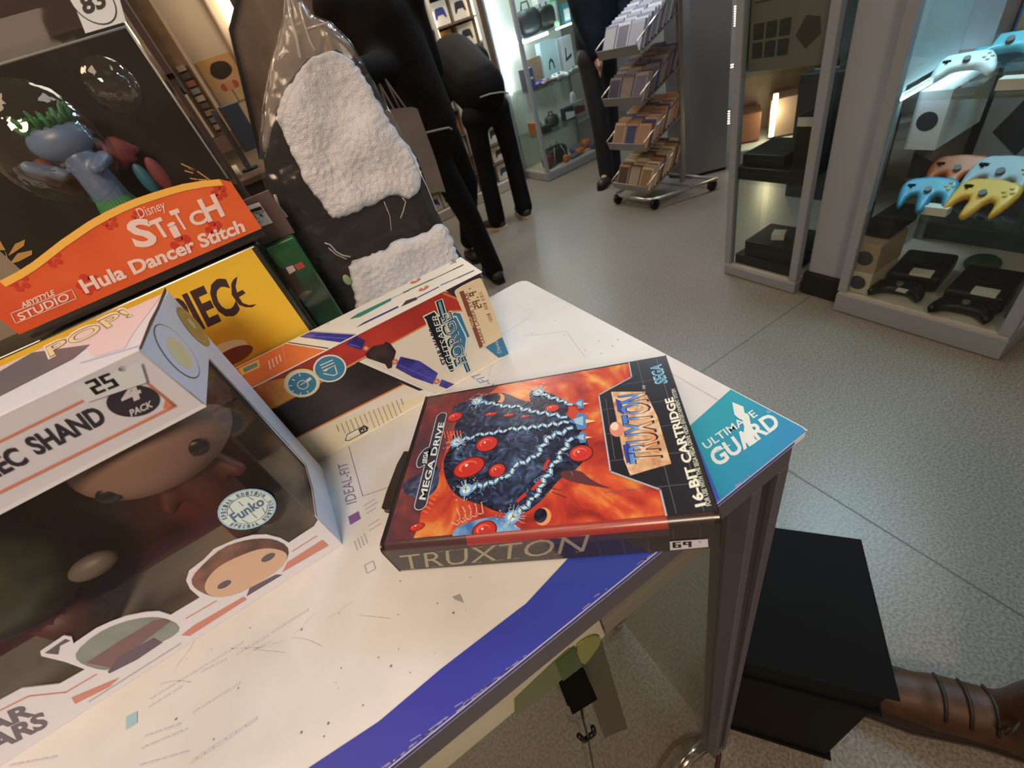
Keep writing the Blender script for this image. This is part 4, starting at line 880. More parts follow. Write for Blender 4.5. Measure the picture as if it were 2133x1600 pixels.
# ------------------------------------------------------------------ blister box with the orange banner
def banner_box():
    X0, X1, Y0, Y1, Z0, Z1 = -.176, -.0205, .3602, .4300, T+.1600, T+.2965
    t = thing('blister_box', 'clear toy box with curved orange banner and round 83 label, on the yellow box', 'toy packaging', ((X0+X1)/2, .40, Z0))
    dark = ramp_noise('dark_brown_backdrop', [(.35, (.006, .005, .004)), (.6, (.018, .012, .009)), (.8, (.03, .018, .011))], 18, .85)
    b = MB(); b.b2(X0+.001, X1-.001, Y1-.003, Y1, Z0, Z1-.002, dark); b.b2(X0+.001, X1-.001, Y0+.004, Y1-.003, Z0, Z0+.002, dark); b.build('backing_card', t)
    cl = clear_mat('blister_plastic', (.95, .95, .94), .006, .05, (.6, .55, .5), .05, bump=.15, bscale=22, fres=.5)
    s = MB(); k = .0028
    # clear shell: sides, top and front as one open box
    zc = T+.2795
    vs = [(X0, Y0+.001, Z0), (X1, Y0+.001, Z0), (X1, Y0+.001, zc), (X0, Y0+.001, zc), (X0, Y0+.012, Z1), (X1, Y0+.012, Z1), (X0, Y1, Z0), (X1, Y1, Z0), (X0, Y1, Z1), (X1, Y1, Z1)]
    s.add(vs, [(0, 1, 2, 3), (3, 2, 5, 4), (4, 5, 9, 8), (1, 7, 9, 5, 2), (0, 3, 4, 8, 6)], cl); s.build('clear_shell', t)
    e = MB(); em = mat('folded_plastic_edge', seen(150, 132, 112), .18, spec=.8)
    e.cyl((X0, Y0+.001, zc), (X1, Y0+.001, zc), .00055, em, n=8); e.cyl((X1, Y0+.001, Z0+.04), (X1, Y0+.001, zc), .0006, em, n=8); e.build('folded_edge', t)
    # banner
    F = Face((X0, Y0-.0004, T), (1, 0, 0), (0, 0, 1)); q = Q(0, 340, 3.809)
    top = [F.px(v) for v in q(-5, 935, 130, 865, 250, 790, 480, 612, 600, 530, 700, 462, 830, 390, 950, 332, 1070, 282, 1200, 238, 1320, 200, 1450, 165, 1600, 140, 1740, 127)]
    br, bl_ = F.px(q(2030, 580)[0]), F.px(q(150, 1312)[0]); tr = F.px(q(1790, 165)[0]); W_ = X1-X0
    zb = (br[1]+bl_[1])/2; top = [(max(0.0, x), y) for x, y in top]
    out = [(0, zb), (W_+.0004, zb), (W_+.0004, tr[1])]+list(reversed(top))+[(0, top[0][1]-.01)] if top[0][0] > .001 else [(0, zb), (W_+.0004, zb), (W_+.0004, tr[1])]+list(reversed(top))
    ora = ramp_noise('banner_orange', [(.35, seen(206, 70, 30)), (.5, seen(218, 82, 34)), (.7, seen(226, 94, 42))], 14, .4)
    m = MB(); panel(m, F, out, [], ora, th=.0008, px=False); m.build('banner', t)
    p = Print(F, step=.00007, base=.00015, rect=(.0004, zb+.0004, W_, .25))
    yel = mat('banner_yellow', seen(250, 168, 66), .4); drk = mat('banner_red', seen(196, 50, 30), .4); wh = mat('banner_lettering', seen(236, 190, 166), .4)
    for cx, cy, r_ in ((420, 760, 95), (1090, 420, 60), (1440, 640, 110), (1740, 230, 80), (700, 960, 120), (160, 950, 100), (870, 470, 80), (1700, 520, 90)):
        for kk in range(5):
            th = kk*2*PI/5+.4; p.circ(*q(cx+r_*.5*math.cos(th), cy+r_*.5*math.sin(th), cx+r_*.5*math.cos(th)+r_*.34, cy+r_*.5*math.sin(th)), drk, 1, n=12)
    n = len(top)
    for i in range(n-1):
        (x0, y0), (x1, y1) = top[i], top[i+1]
        if x1-x0 < 1e-6: continue
        p.poly([(x0, y0), (x0, y0-.0038), (x1, y1-.0038), (x1, y1)], yel, 3, px=False)
    p.text('Disney', *q(1112, 438, 1322, 362, 1075, 362), wh, 4, bold=.0)
    L = [('S', (1150, 672, 1262, 628, 1010, 478), .10), ('t', (1285, 588, 1345, 560, 1218, 448), .08), ('i', (1398, 590, 1438, 572, 1328, 440), .08), ('t', (1440, 528, 1498, 500, 1345, 372), .08), ('C', (1560, 498, 1660, 455, 1502, 402), .08), ('H', (1668, 455, 1790, 405, 1570, 262), .08)]
    p.text('S', *q(1075, 668, 1262, 632, 985, 470), wh, 4, bold=.10); p.text('T', *q(1262, 600, 1362, 560, 1175, 470), wh, 4, bold=.08)
    p.text('i', *q(1378, 592, 1440, 566, 1318, 480), wh, 4, bold=.09); p.text('T', *q(1432, 532, 1502, 506, 1342, 388), wh, 4, bold=.08)
    p.text('C', *q(1535, 505, 1648, 460, 1482, 410), wh, 4, bold=.08); p.text('H', *q(1650, 462, 1785, 408, 1565, 300), wh, 4, bold=.10)
    p.text('Hula Dancer Stitch', *q(680, 1030, 1950, 535, 620, 935), wh, 4, bold=.045)
    p.text('ABYSTYLE', *q(180, 1148, 440, 1040, 163, 1110), wh, 4, bold=.03); p.text('STUDIO', *q(165, 1248, 560, 1076, 132, 1196), wh, 4, bold=.02)
    p.line(q(88, 1190, 572, 1000, 608, 1072, 128, 1268), .0004, wh, 4, closed=True); p.build('banner_print', t)
    # round 83 label hanging over the front
    s = Print(Face((X0, Y0-.001, T), (1, 0, 0), (0, 0, 1)), step=.0001, base=.0004); q1 = Q(0, 0, 3.809)
    s.poly(q1(470, -260, 860, -330, 1000, 172, 680, 266), mat('white_label', seen(214, 200, 198), .4), 0)
    cc, rr = s.circ(*q1(735, 12, 893, -20), BLACKI, 1); s.circ(tuple(cc), None, mat('white_label', seen(214, 200, 198), .4), 2, px=False, rad=rr*.94)
    s.text('83', *q1(672, 118, 852, 48, 622, -22), BLACKI, 3, bold=.04); s.build('round_price_label', t, label='white label with 83 in a circle')
    # golden leaves printed on the backing
    FB = Face((X0, Y1-.0032, T), (1, 0, 0), (0, 0, 1)); p = Print(FB, step=.0001, base=.0002, rect=(.001, .165, W_-.002, .29)); gl = mat('gold_leaf_ink', seen(196, 134, 60), .45)
    for a in ((0, 690, -30, 560, 45, 690), (65, 735, 120, 640, 200, 605, 190, 655, 110, 710), (75, 800, 140, 715, 255, 690, 255, 725, 150, 780), (60, 900, 60, 800, 40, 690, 90, 830), (0, 800, 30, 830, 60, 850, 40, 860), (0, 870, 40, 900, 20, 915)): p.poly(q(*a), gl, 0)
    p.build('leaf_print', t); p = Print(FB, step=.0001, base=.0002, rect=(.001, .165, W_-.002, .29))
    for a in ((1440, 5, 1560, 60, 1660, 130), (1470, 60, 1530, 78), (1510, 120, 1570, 130, 1640, 132), (1560, 60, 1500, 40)): p.line(q(*a), .0010, gl, 0)
    p.build('twig_print', t)
    # domed blister bubbles
    bb = clear_mat('blister_bubble', (.97, .97, .96), .012, .03, (.6, .55, .5), .3, bump=.3, bscale=60); d = MB()
    d.ell((-.098, .392, T+.246), (.030, .026, .034), bb, nu=28, nv=18); d.ell((-.048, .392, T+.262), (.014, .02, .015), bb, nu=24, nv=16); d.build('blister_dome', t)
    # plain coloured toy inside (no face)
    ty = thing('plastic_toy', 'small grey-blue and green plastic toy inside the banner box', 'toy figure', (-.094, .405, Z0+.002))
    gb, gn, rd, te = mat('grey_blue_plastic', seen(98, 107, 122), .35), mat('green_leaves', seen(56, 110, 56), .5), mat('red_cloth', seen(104, 34, 36), .6), mat('teal_leaf', seen(30, 84, 88), .5)
    b = MB(); b.ell((-.094, .405, T+.247), (.017, .013, .0115), gb, nu=24, nv=14); b.build('head', ty)
    b = MB(); b.capsule((-.094, .405, Z0+.010), (-.092, .405, T+.236), .013, .009, gb)
    b.capsule((-.107, .402, T+.232), (-.116, .396, T+.240), .0045, .0035, gb); b.capsule((-.08, .402, T+.232), (-.086, .392, T+.228), .0045, .0035, gb); b.build('body', ty, remesh=.0012)
    b = MB(); rr_ = random.Random(5)
    for k in range(46):
        th = rr_.uniform(0, 6.28); x, y = math.cos(th), math.sin(th); p0 = Vector((-.094+.012*x, .405+.009*y, T+.253+rr_.uniform(0, .004))); p1 = p0+Vector((x*.004, y*.004, rr_.uniform(.003, .009))); b.cyl(p0, p1, .0022, gn, .0006, n=5)
    b.ell((-.094, .405, T+.2555), (.013, .010, .004), gn); b.build('leaf_crown', ty)
    b = MB()
    for k in range(30): th = k*2*PI/30; p0 = Vector((-.093+.008*math.cos(th), .405+.008*math.sin(th), T+.212)); b.cyl(p0, p0+Vector((.008*math.cos(th), .008*math.sin(th), -.024)), .0022, gn, .0012, n=5)
    b.build('leaf_skirt', ty)
    b = MB(); b.ell((-.076, .412, T+.232), (.014, .004, .009), rd, fn=lambda p: 1+.15*math.sin(9*p.x+5*p.z)); b.ell((-.113, .410, T+.236), (.006, .005, .007), rd); b.build('red_drape', ty)
    b = MB(); b.ell((-.068, .402, T+.214), (.004, .002, .010), te); b.build('teal_leaf', ty); b = MB(); b.ell((-.059, .400, T+.214), (.0045, .002, .011), rd); b.build('red_leaf', ty)
banner_box()
# ------------------------------------------------------------------ green blister pack behind
def green_pack():
    X0, X1, Y0, Y1 = -.0290, -.0045, .386, .4190
    t = thing('blister_pack', 'small dark green blister pack squeezed between the yellow box and the bagged backpack', 'toy packaging', ((X0+X1)/2, .405, T))
    g = ramp_noise('pack_green', [(.35, seen(14, 48, 26)), (.6, seen(26, 92, 46))], 14, .25, coat=.5); d = mat('pack_brown', (.022, .012, .009), .3, coat=.4); br = mat('hang_card_brown', seen(92, 66, 56), .35, coat=.4)
    b = MB(); b.b2(X0, X1, Y0, Y1, T, T+.148, g); b.build('pack_body', t, bevel=.0015)
    b = MB(); b.b2(X0, X1+.002, Y0+.008, Y0+.010, T+.148, T+.182, br); b.build('hang_card', t, bevel=.0005)
    F = Face((X0, Y0, T), (1, 0, 0), (0, 0, 1)); p = Print(F, step=.0001, base=.0002, rect=(.0004, .002, X1-X0-.0004, .147)); q = Q(500, 400, 5.715)
    p.poly(q(400, 920, 560, 900, 660, 960, 760, 1180, 660, 1310, 500, 1100), d, 0); p.poly(q(640, 870, 730, 825, 775, 890, 690, 930), mat('pack_red', seen(178, 62, 50), .4), 2)
    p.poly(q(540, 900, 625, 870, 665, 930, 590, 980), mat('pack_white', seen(200, 160, 146), .4), 2); p.poly(q(680, 1240, 780, 1170, 860, 1180, 700, 1290), mat('pack_olive', seen(96, 76, 50), .4), 1)
    p.build('front_print', t)
    s = MB(); cl = clear_mat('blister_plastic'); s.b2(X0+.002, X1-.001, Y0-.003, Y0-.0003, T+.06, T+.143, cl); s.build('blister', t, bevel=.001)
    # price label stuck on the hang card
    FL = Face((X0, Y0+.0078, T), (1, 0, 0), (0, 0, 1)); s = Print(FL, step=.00012, base=.0004); lab = mat('white_label', seen(214, 200, 198), .4)
    s.poly(q(20, 185, 225, 120, 390, 365, 165, 445), lab, 0); s.poly(q(60, 232, 245, 170, 268, 205, 80, 262), BLACKI, 1); s.text('DE PIECE', *q(85, 300, 290, 235, 75, 275), BLACKI, 1, bold=.01)
    seg_digits(s, '99,9', *q(140, 348, 282, 298, 118, 305), BLACKI, 1, w=.26)
    for k in range(12): s.line(q(150+k*10, 408-k*4, 143+k*10, 380-k*4), random.choice((.0002, .0004)), GREYI, 1)
    s.build('price_label', t, label='white price label reading 99,9')
green_pack()
# ------------------------------------------------------------------ bagged fleece backpack
def inside(pt, poly):
    x, y = pt; c = False; n = len(poly)
    for i in range(n):
        x1, y1 = poly[i]; x2, y2 = poly[i-1]
        if (y1 > y) != (y2 > y) and x < (x2-x1)*(y-y1)/(y2-y1)+x1: c = not c
    return c
def edist(pt, poly):
    p = Vector(pt); best = 1e9
    for i in range(len(poly)):
        a = Vector(poly[i-1]); b = Vector(poly[i]); d = b-a; t_ = max(0, min(1, (p-a).dot(d)/max(d.length_squared, 1e-12))); best = min(best, (p-a-d*t_).length)
    return best
def puff(F, outline, m, step, thick, edge, back, rough=None, px=True, off=0.0):
    """cushion-shaped solid filling an outline on a plane: front bulges, back is 'back' deep"""
    o = [F.px(v) for v in outline] if px else outline
    x0 = min(v[0] for v in o); x1 = max(v[0] for v in o); y0 = min(v[1] for v in o); y1 = max(v[1] for v in o)
    nx, ny = int((x1-x0)/step)+2, int((y1-y0)/step)+2; idx = {}; vs = []; fs = []
    cells = [(i, j) for i in range(nx) for j in range(ny) if inside((x0+(i+.5)*step, y0+(j+.5)*step), o)]
    cs = set(cells)
    def vtx(i, j, s):
        k = (i, j, s)
        if k in idx: return idx[k]
        x, y = x0+i*step, y0+j*step; e_ = edist((x, y), o); rim = not all((a, b) in cs for a in (i-1, i) for b in (j-1, j))
        f = 0.0 if rim else math.sqrt(max(0, 1-(1-min(1, e_/edge))**2))
        if rim:   # pull the rim on to the outline
            best = None; p = Vector((x, y))
            for q in range(len(o)):
                a = Vector(o[q-1]); b = Vector(o[q]); d = b-a; t_ = max(0, min(1, (p-a).dot(d)/max(d.length_squared, 1e-12))); w_ = a+d*t_
                if best is None or (w_-p).length < (best-p).length: best = w_
            x, y = best.x, best.y
        h = (thick*f+(rough(x, y)*f if rough else 0)) if s == 0 else -back*f
        vs.append(F.P(x, y, h+off)); idx[k] = len(vs)-1; return idx[k]
    for i, j in cells:
        fs.append((vtx(i, j, 0), vtx(i+1, j, 0), vtx(i+1, j+1, 0), vtx(i, j+1, 0)))
        fs.append((vtx(i, j+1, 1), vtx(i+1, j+1, 1), vtx(i+1, j, 1), vtx(i, j, 1)))
    b = MB(); b.add(vs, fs, m, True)
    # stitch the two skins along the rim
    st = []
    for i, j in cells:
        for (a, b_, nb) in (((i, j), (i+1, j), (i, j-1)), ((i+1, j), (i+1, j+1), (i+1, j)), ((i+1, j+1), (i, j+1), (i, j+1)), ((i, j+1), (i, j), (i-1, j))):
            if nb not in cs: st.append((idx[(*a, 0)], idx[(*a, 1)], idx[(*b_, 1)], idx[(*b_, 0)]))
    b.f += st; b.m += [0]*len(st); b.sm += [True]*len(st)
    return b
def fleece_backpack():
    F = Face((0, .449, T), (1, 0, 0), (0, .0, 1))
    t = thing('fleece_backpack', 'dark backpack with two white fleece panels, inside a clear plastic bag', 'backpack', (.075, .46, T))
    dark = mat('navy_charcoal_cloth', (.010, .010, .013), .9, spec=.1, noise_amt=.3, nscale=60, bump=.3, bscale=400)
    def rb(x, y): return .003*noise.noise(Vector((x*30, y*30, 2)))
    b = puff(F, [(548, 330), (562, 250), (590, 190), (640, 150), (720, 150), (800, 240), (870, 330), (905, 430), (940, 500), (985, 570), (1010, 600), (940, 670), (700, 740), (690, 660), (650, 570), (605, 480), (565, 420)], dark, .004, .015, .03, .028, rb)
    # keep it standing on the table
    b.v = [Vector((v.x, v.y, max(v.z, T+.0005))) for v in b.v]; b.build('pack', t)
    fl = mat('white_fleece', seen(222, 200, 196), .95, spec=.1, noise_amt=.05, nscale=50, bump=.7, bscale=700)
    def fz(x, y):
        v = Vector((x, y, 0)); a = 0.0045*noise.noise(v*28+Vector((3, 1, 0)))-.006*max(0, 1-(Vector((x, y))-Vector(F.px((690, 215)))).length/.028)-.004*max(0, 1-(Vector((x, y))-Vector(F.px((682, 295)))).length/.016)-.004*max(0, 1-(Vector((x, y))-Vector(F.px((745, 355)))).length/.018)
        d = abs((noise.noise(v*170)+.6*noise.noise(v*340+Vector((5, 5, 5)))))
        return a+.0017*d+.0010*noise.noise(v*260)
    def wob(pts, amp=2.6):
        out = []; n = len(pts); r_ = random.Random(11)
        for i in range(n):
            a, b_ = pts[i], pts[(i+1) % n]; L = math.hypot(b_[0]-a[0], b_[1]-a[1]); k = max(1, int(L/7))
            for j in range(k): out.append((a[0]+(b_[0]-a[0])*j/k+r_.uniform(-amp, amp), a[1]+(b_[1]-a[1])*j/k+r_.uniform(-amp, amp)))
        return out
    G = Face((0, .430, T), (1, 0, 0), (0, 0, 1))
    o1 = [(574, 240), (585, 205), (600, 178), (625, 150), (640, 125), (665, 110), (690, 106), (718, 115), (742, 135), (765, 170), (790, 215), (815, 258), (840, 290), (862, 320), (876, 350), (880, 380), (868, 408), (845, 415), (820, 405), (790, 420), (740, 442), (695, 457), (680, 440), (660, 410), (640, 390), (622, 345), (605, 315), (592, 280), (580, 262)]
    b = puff(G, wob(smooth_loop(o1, 1)), fl, .0013, .007, .014, .004, fz); b.build('upper_fleece_panel', t, label='large white fleece panel')
    o2 = [(724, 545), (760, 535), (800, 520), (830, 498), (870, 492), (905, 470), (925, 466), (945, 505), (962, 560), (975, 600), (930, 640), (740, 680), (742, 620), (730, 585)]
    b = puff(G, wob(smooth_loop(o2, 1)), fl, .0013, .007, .012, .004, fz); b.v = [Vector((v.x, v.y, max(v.z, T+.001))) for v in b.v]; b.build('lower_fleece_panel', t, label='lower white fleece panel')
    cpl = mat('pale_green_bead', seen(150, 156, 100), .4); d = MB(); q = G.px((722, 582)); d.ell(G.P(q[0], q[1], .002), (.0035, .002, .0055), cpl); d.build('toggle', t)
    # clear bag around it
    tb = thing('plastic_bag', 'clear crinkled plastic bag gathered at the top around the fleece backpack', 'plastic bag', (.08, .46, T))
    pm = clear_mat('bag_film', (.97, .97, .97), .03, .15, (.75, .72, .72), .05, bump=.6, bscale=34, fres=.45)
    P_ = Face((0, .4200, T), (1, 0, 0), (0, 0, 1))
    def rr_(x, y): v = Vector((x*14, y*22, 7)); return .004*noise.noise(v)+.0022*noise.noise(v*3.1)+.0012*abs(noise.noise(v*7))
    o3 = [(590, -40), (618, -40), (628, 0), (650, 30), (690, 45), (730, 85), (762, 140), (795, 200), (845, 290), (885, 385), (925, 470), (965, 530), (1000, 566), (1042, 600), (1010, 650), (900, 700), (700, 760), (655, 600), (610, 500), (570, 440), (545, 370), (538, 300), (548, 200), (566, 110), (590, 30)]
    b = puff(P_, o3, pm, .0026, .0075, .03, .050, rr_); b.v = [Vector((v.x, v.y, max(v.z, T+.0003))) for v in b.v]; b.build('film', tb)
    tm = clear_mat('bag_film_creased', (.96, .95, .94), .20, .2, (.60, .55, .52), .05, bump=.9, bscale=40, fres=.5)
    o4 = [(592, -30), (617, -30), (627, 2), (649, 33), (688, 48), (727, 88), (750, 125), (700, 103), (640, 122), (600, 172), (572, 245), (552, 330), (546, 300), (554, 205), (571, 112), (594, 30)]
    b = puff(Face((0, .4165, T), (1, 0, 0), (0, 0, 1)), o4, tm, .0026, .003, .012, .003, rr_); b.build('creased_top', tb)
    # sharp folds catching the light
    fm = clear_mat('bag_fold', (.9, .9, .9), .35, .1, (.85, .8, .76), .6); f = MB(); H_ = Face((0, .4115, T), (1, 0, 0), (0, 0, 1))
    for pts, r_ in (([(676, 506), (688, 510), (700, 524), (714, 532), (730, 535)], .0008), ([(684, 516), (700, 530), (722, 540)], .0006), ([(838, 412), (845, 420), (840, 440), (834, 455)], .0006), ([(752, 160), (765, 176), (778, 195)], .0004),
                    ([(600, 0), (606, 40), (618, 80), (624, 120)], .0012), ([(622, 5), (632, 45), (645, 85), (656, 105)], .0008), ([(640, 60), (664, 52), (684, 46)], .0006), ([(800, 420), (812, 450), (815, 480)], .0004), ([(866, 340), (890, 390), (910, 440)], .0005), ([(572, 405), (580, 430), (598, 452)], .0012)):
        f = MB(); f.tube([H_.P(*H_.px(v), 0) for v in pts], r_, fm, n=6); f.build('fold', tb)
fleece_backpack()
# ------------------------------------------------------------------ things around the counter
def black_box():
    a, b_, c_ = Vector((.336, -.016, 0)), Vector((.500, .122, 0)), Vector((.218, .123, 0)); d = b_+c_-a; m = mat('black_carton', (.0025, .0023, .0025), .65, spec=.12, noise_amt=.12, nscale=25)
    b = MB(); b.prism([a, b_, d, c_], (0, 0, .444), m)
    t = thing('black_box', 'large matt black box on the floor beside the counter leg', 'box', tuple((a+b_+c_+d)/4)); b.build('carton', t, bevel=.006, seg=3)
    l = MB(); k = .004; cen = (a+b_+c_+d)/4
    l.prism([p+(p-cen).normalized()*.001+Vector((0, 0, .36)) for p in (a, b_, d, c_)], (0, 0, .0846), m); l.build('lid', t, bevel=.006, seg=3)
black_box()
def boot_and_leg():
    t = thing('person', 'foot in a worn tan leather boot and blue jeans at the right bottom corner', 'person', (.62, -.16, 0))
    le = mat('tan_boot_leather', (.055, .022, .009), .55, noise_amt=.3, nscale=30, bump=.3, bscale=60); so = mat('boot_sole', (.02, .013, .01), .6); je = mat('blue_jeans', (.075, .10, .125), .8, noise_amt=.15, nscale=80, bump=.3, bscale=300); sk = mat('skin', (.45, .27, .18), .6)
    h = Vector((.635, -.175, .05)); to = Vector((.487, .015, .035)); d = (to-h); n = Vector((-d.y, d.x, 0)).normalized()
    b = MB(); b.capsule(h+Vector((0, 0, .03)), h+Vector((.02, -.02, .5)), .035, .05, sk); b.capsule(h, to, .033, .026, sk); b.build('body', t, remesh=.007)
    b = MB(); b.capsule(h+Vector((0, 0, .005)), h+d*.55+Vector((0, 0, .008)), .046, .048, le); b.capsule(h+d*.55, to+d*.05, .048, .040, le); b.capsule(h+d*.1, h+Vector((0, 0, .16)), .05, .052, le); bt = b.build('boot', t, remesh=.006)
    b = MB(); pts = []
    for s, w_ in ((-.28, .03), (-.1, .042), (.3, .04), (.7, .052), (1.1, .045), (1.27, .02)): pts.append((h+d*s, w_))
    lp = [p+n*w_ for p, w_ in pts]+[p-n*w_ for p, w_ in reversed(pts)]; b.prism([Vector((p.x, p.y, 0)) for p in lp], (0, 0, .022), so); b.build('sole', bt, bevel=.004)
    for s in (.28, .42, .56):
        c = MB(); p = h+d*s; c.tube([p+n*.04+Vector((0, 0, .035)), p+n*.02+Vector((0, 0, .055)), p+Vector((0, 0, .060)), p-n*.02+Vector((0, 0, .055)), p-n*.04+Vector((0, 0, .035))], .003, so); c.build('lace', bt)
    c = MB(); p = h+d*.25+n*.03+Vector((0, 0, .075)); c.tube([p+Vector((.018*math.cos(a), .0, .018*math.sin(a))) for a in [2*PI*i/16 for i in range(17)]], .0025, so); c.build('pull_loop', bt)
    j = MB(); j.capsule(h+Vector((.015, -.02, .17)), h+Vector((.05, -.07, .62)), .072, .085, je); j.build('jeans', t, remesh=.012)
boot_and_leg()
def counter_bits():
    q = Q(840, 1150, 2.601); Y = .1215; F = Face((0, Y, T), (1, 0, 0), (0, 0, 1))
    # smoky acrylic sheet with a black plug, hanging inside the front glass
    ac = clear_mat('smoky_acrylic', (.55, .53, .50), .08, .1, (.2, .19, .17), .15)
    t = thing('acrylic_sheet', 'smoky clear acrylic sheet hanging behind the front glass of the counter', 'acrylic sheet', tuple(F.P(*F.px((1250, 1420)))))
    b = MB(); b.prism([F.P(*F.px(v)) for v in q(1015, 395, 1060, 432, 1215, 955, 1090, 1010, 960, 640)], (0, .002, 0), ac); b.build('sheet', t)
    gr, yl = mat('green_foil', seen(44, 62, 18), .35), mat('yellow_green_foil', seen(116, 106, 48), .35); Fg = Face((0, .0945, T), (1, 0, 0), (0, 0, 1))
    t = thing('light_strip', 'yellow and green strip on the beige rail under the counter top', 'strip', tuple(Fg.P(*Fg.px((1200, 1360)))))
    b = MB(); b.prism([Fg.P(*Fg.px(v)) for v in q(600, 800, 820, 590, 900, 520, 940, 620, 855, 690, 740, 790, 605, 890)], (0, -.0004, 0), mat('olive_foil', seen(88, 84, 48), .35)); b.build('olive_part', t)
    b = MB(); b.prism([Fg.P(*Fg.px(v)) for v in q(820, 590, 925, 510, 965, 610, 860, 690)], (0, -.0012, 0), gr); b.build('green_part', t)
    b = MB(); b.prism([Fg.P(*Fg.px(v)) for v in smooth_loop(q(925, 512, 980, 465, 1050, 440, 1068, 480, 1010, 565, 965, 612), 1)], (0, -.0012, 0), yl); b.build('yellow_part', t)
    Fp = Face((0, .0985, T), (1, 0, 0), (0, 0, 1))
    t = thing('power_plug', 'black power adapter with cord hanging inside the counter', 'plug', tuple(Fp.P(*Fp.px((1205, 1440)))))
    b = MB(); b.prism([Fp.P(*Fp.px(v)) for v in q(855, 692, 970, 632, 1046, 800, 922, 876)], (0, .006, 0), mat('matte_black', (.004, .0035, .003), .9, spec=.05)); ad = b.build('adapter', t, bevel=.001)
    b = MB(); b.tube([Fp.P(*Fp.px(v), -.002) for v in q(970, 850, 985, 930, 1005, 1000, 1020, 1090, 1035, 1171, 1050, 1260)], .0010, BLACK); b.build('cord', ad)
    b = MB(); b.tube([Fp.P(*Fp.px(v), -.002) for v in q(960, 1010, 985, 1035, 1010, 1020, 1045, 990, 1035, 965)], .0022, BLACK); b.build('cord_knot', t)
    # reddish cable on the floor by the foot, and chrome castor rail
    c = mat('brown_red_cable', (.05, .018, .014), .5)
    pts = [hz(*v, .004) for v in ((1360, 1640), (1375, 1590), (1400, 1555), (1430, 1535), (1460, 1528), (1485, 1530))]; b = MB(); b.tube(pts, .004, c); solo(b, 'floor_cable', 'thin reddish brown cable looping left of the counter foot', 'cable', group=None)
    pts = [hz(*v, .004) for v in ((1494, 1528), (1499, 1550), (1498, 1575), (1492, 1610), (1480, 1660))]; b = MB(); b.tube(pts, .004, c); solo(b, 'floor_cable', 'thin reddish brown cable running down right of the counter foot', 'cable')
    b = MB(); b.tube([hz(*v, .02) for v in ((1400, 1625), (1436, 1578), (1468, 1552))], .012, CHROME, n=12); solo(b, 'chrome_bar', 'shiny chrome bar lying at the counter foot', 'metal bar')
counter_bits()
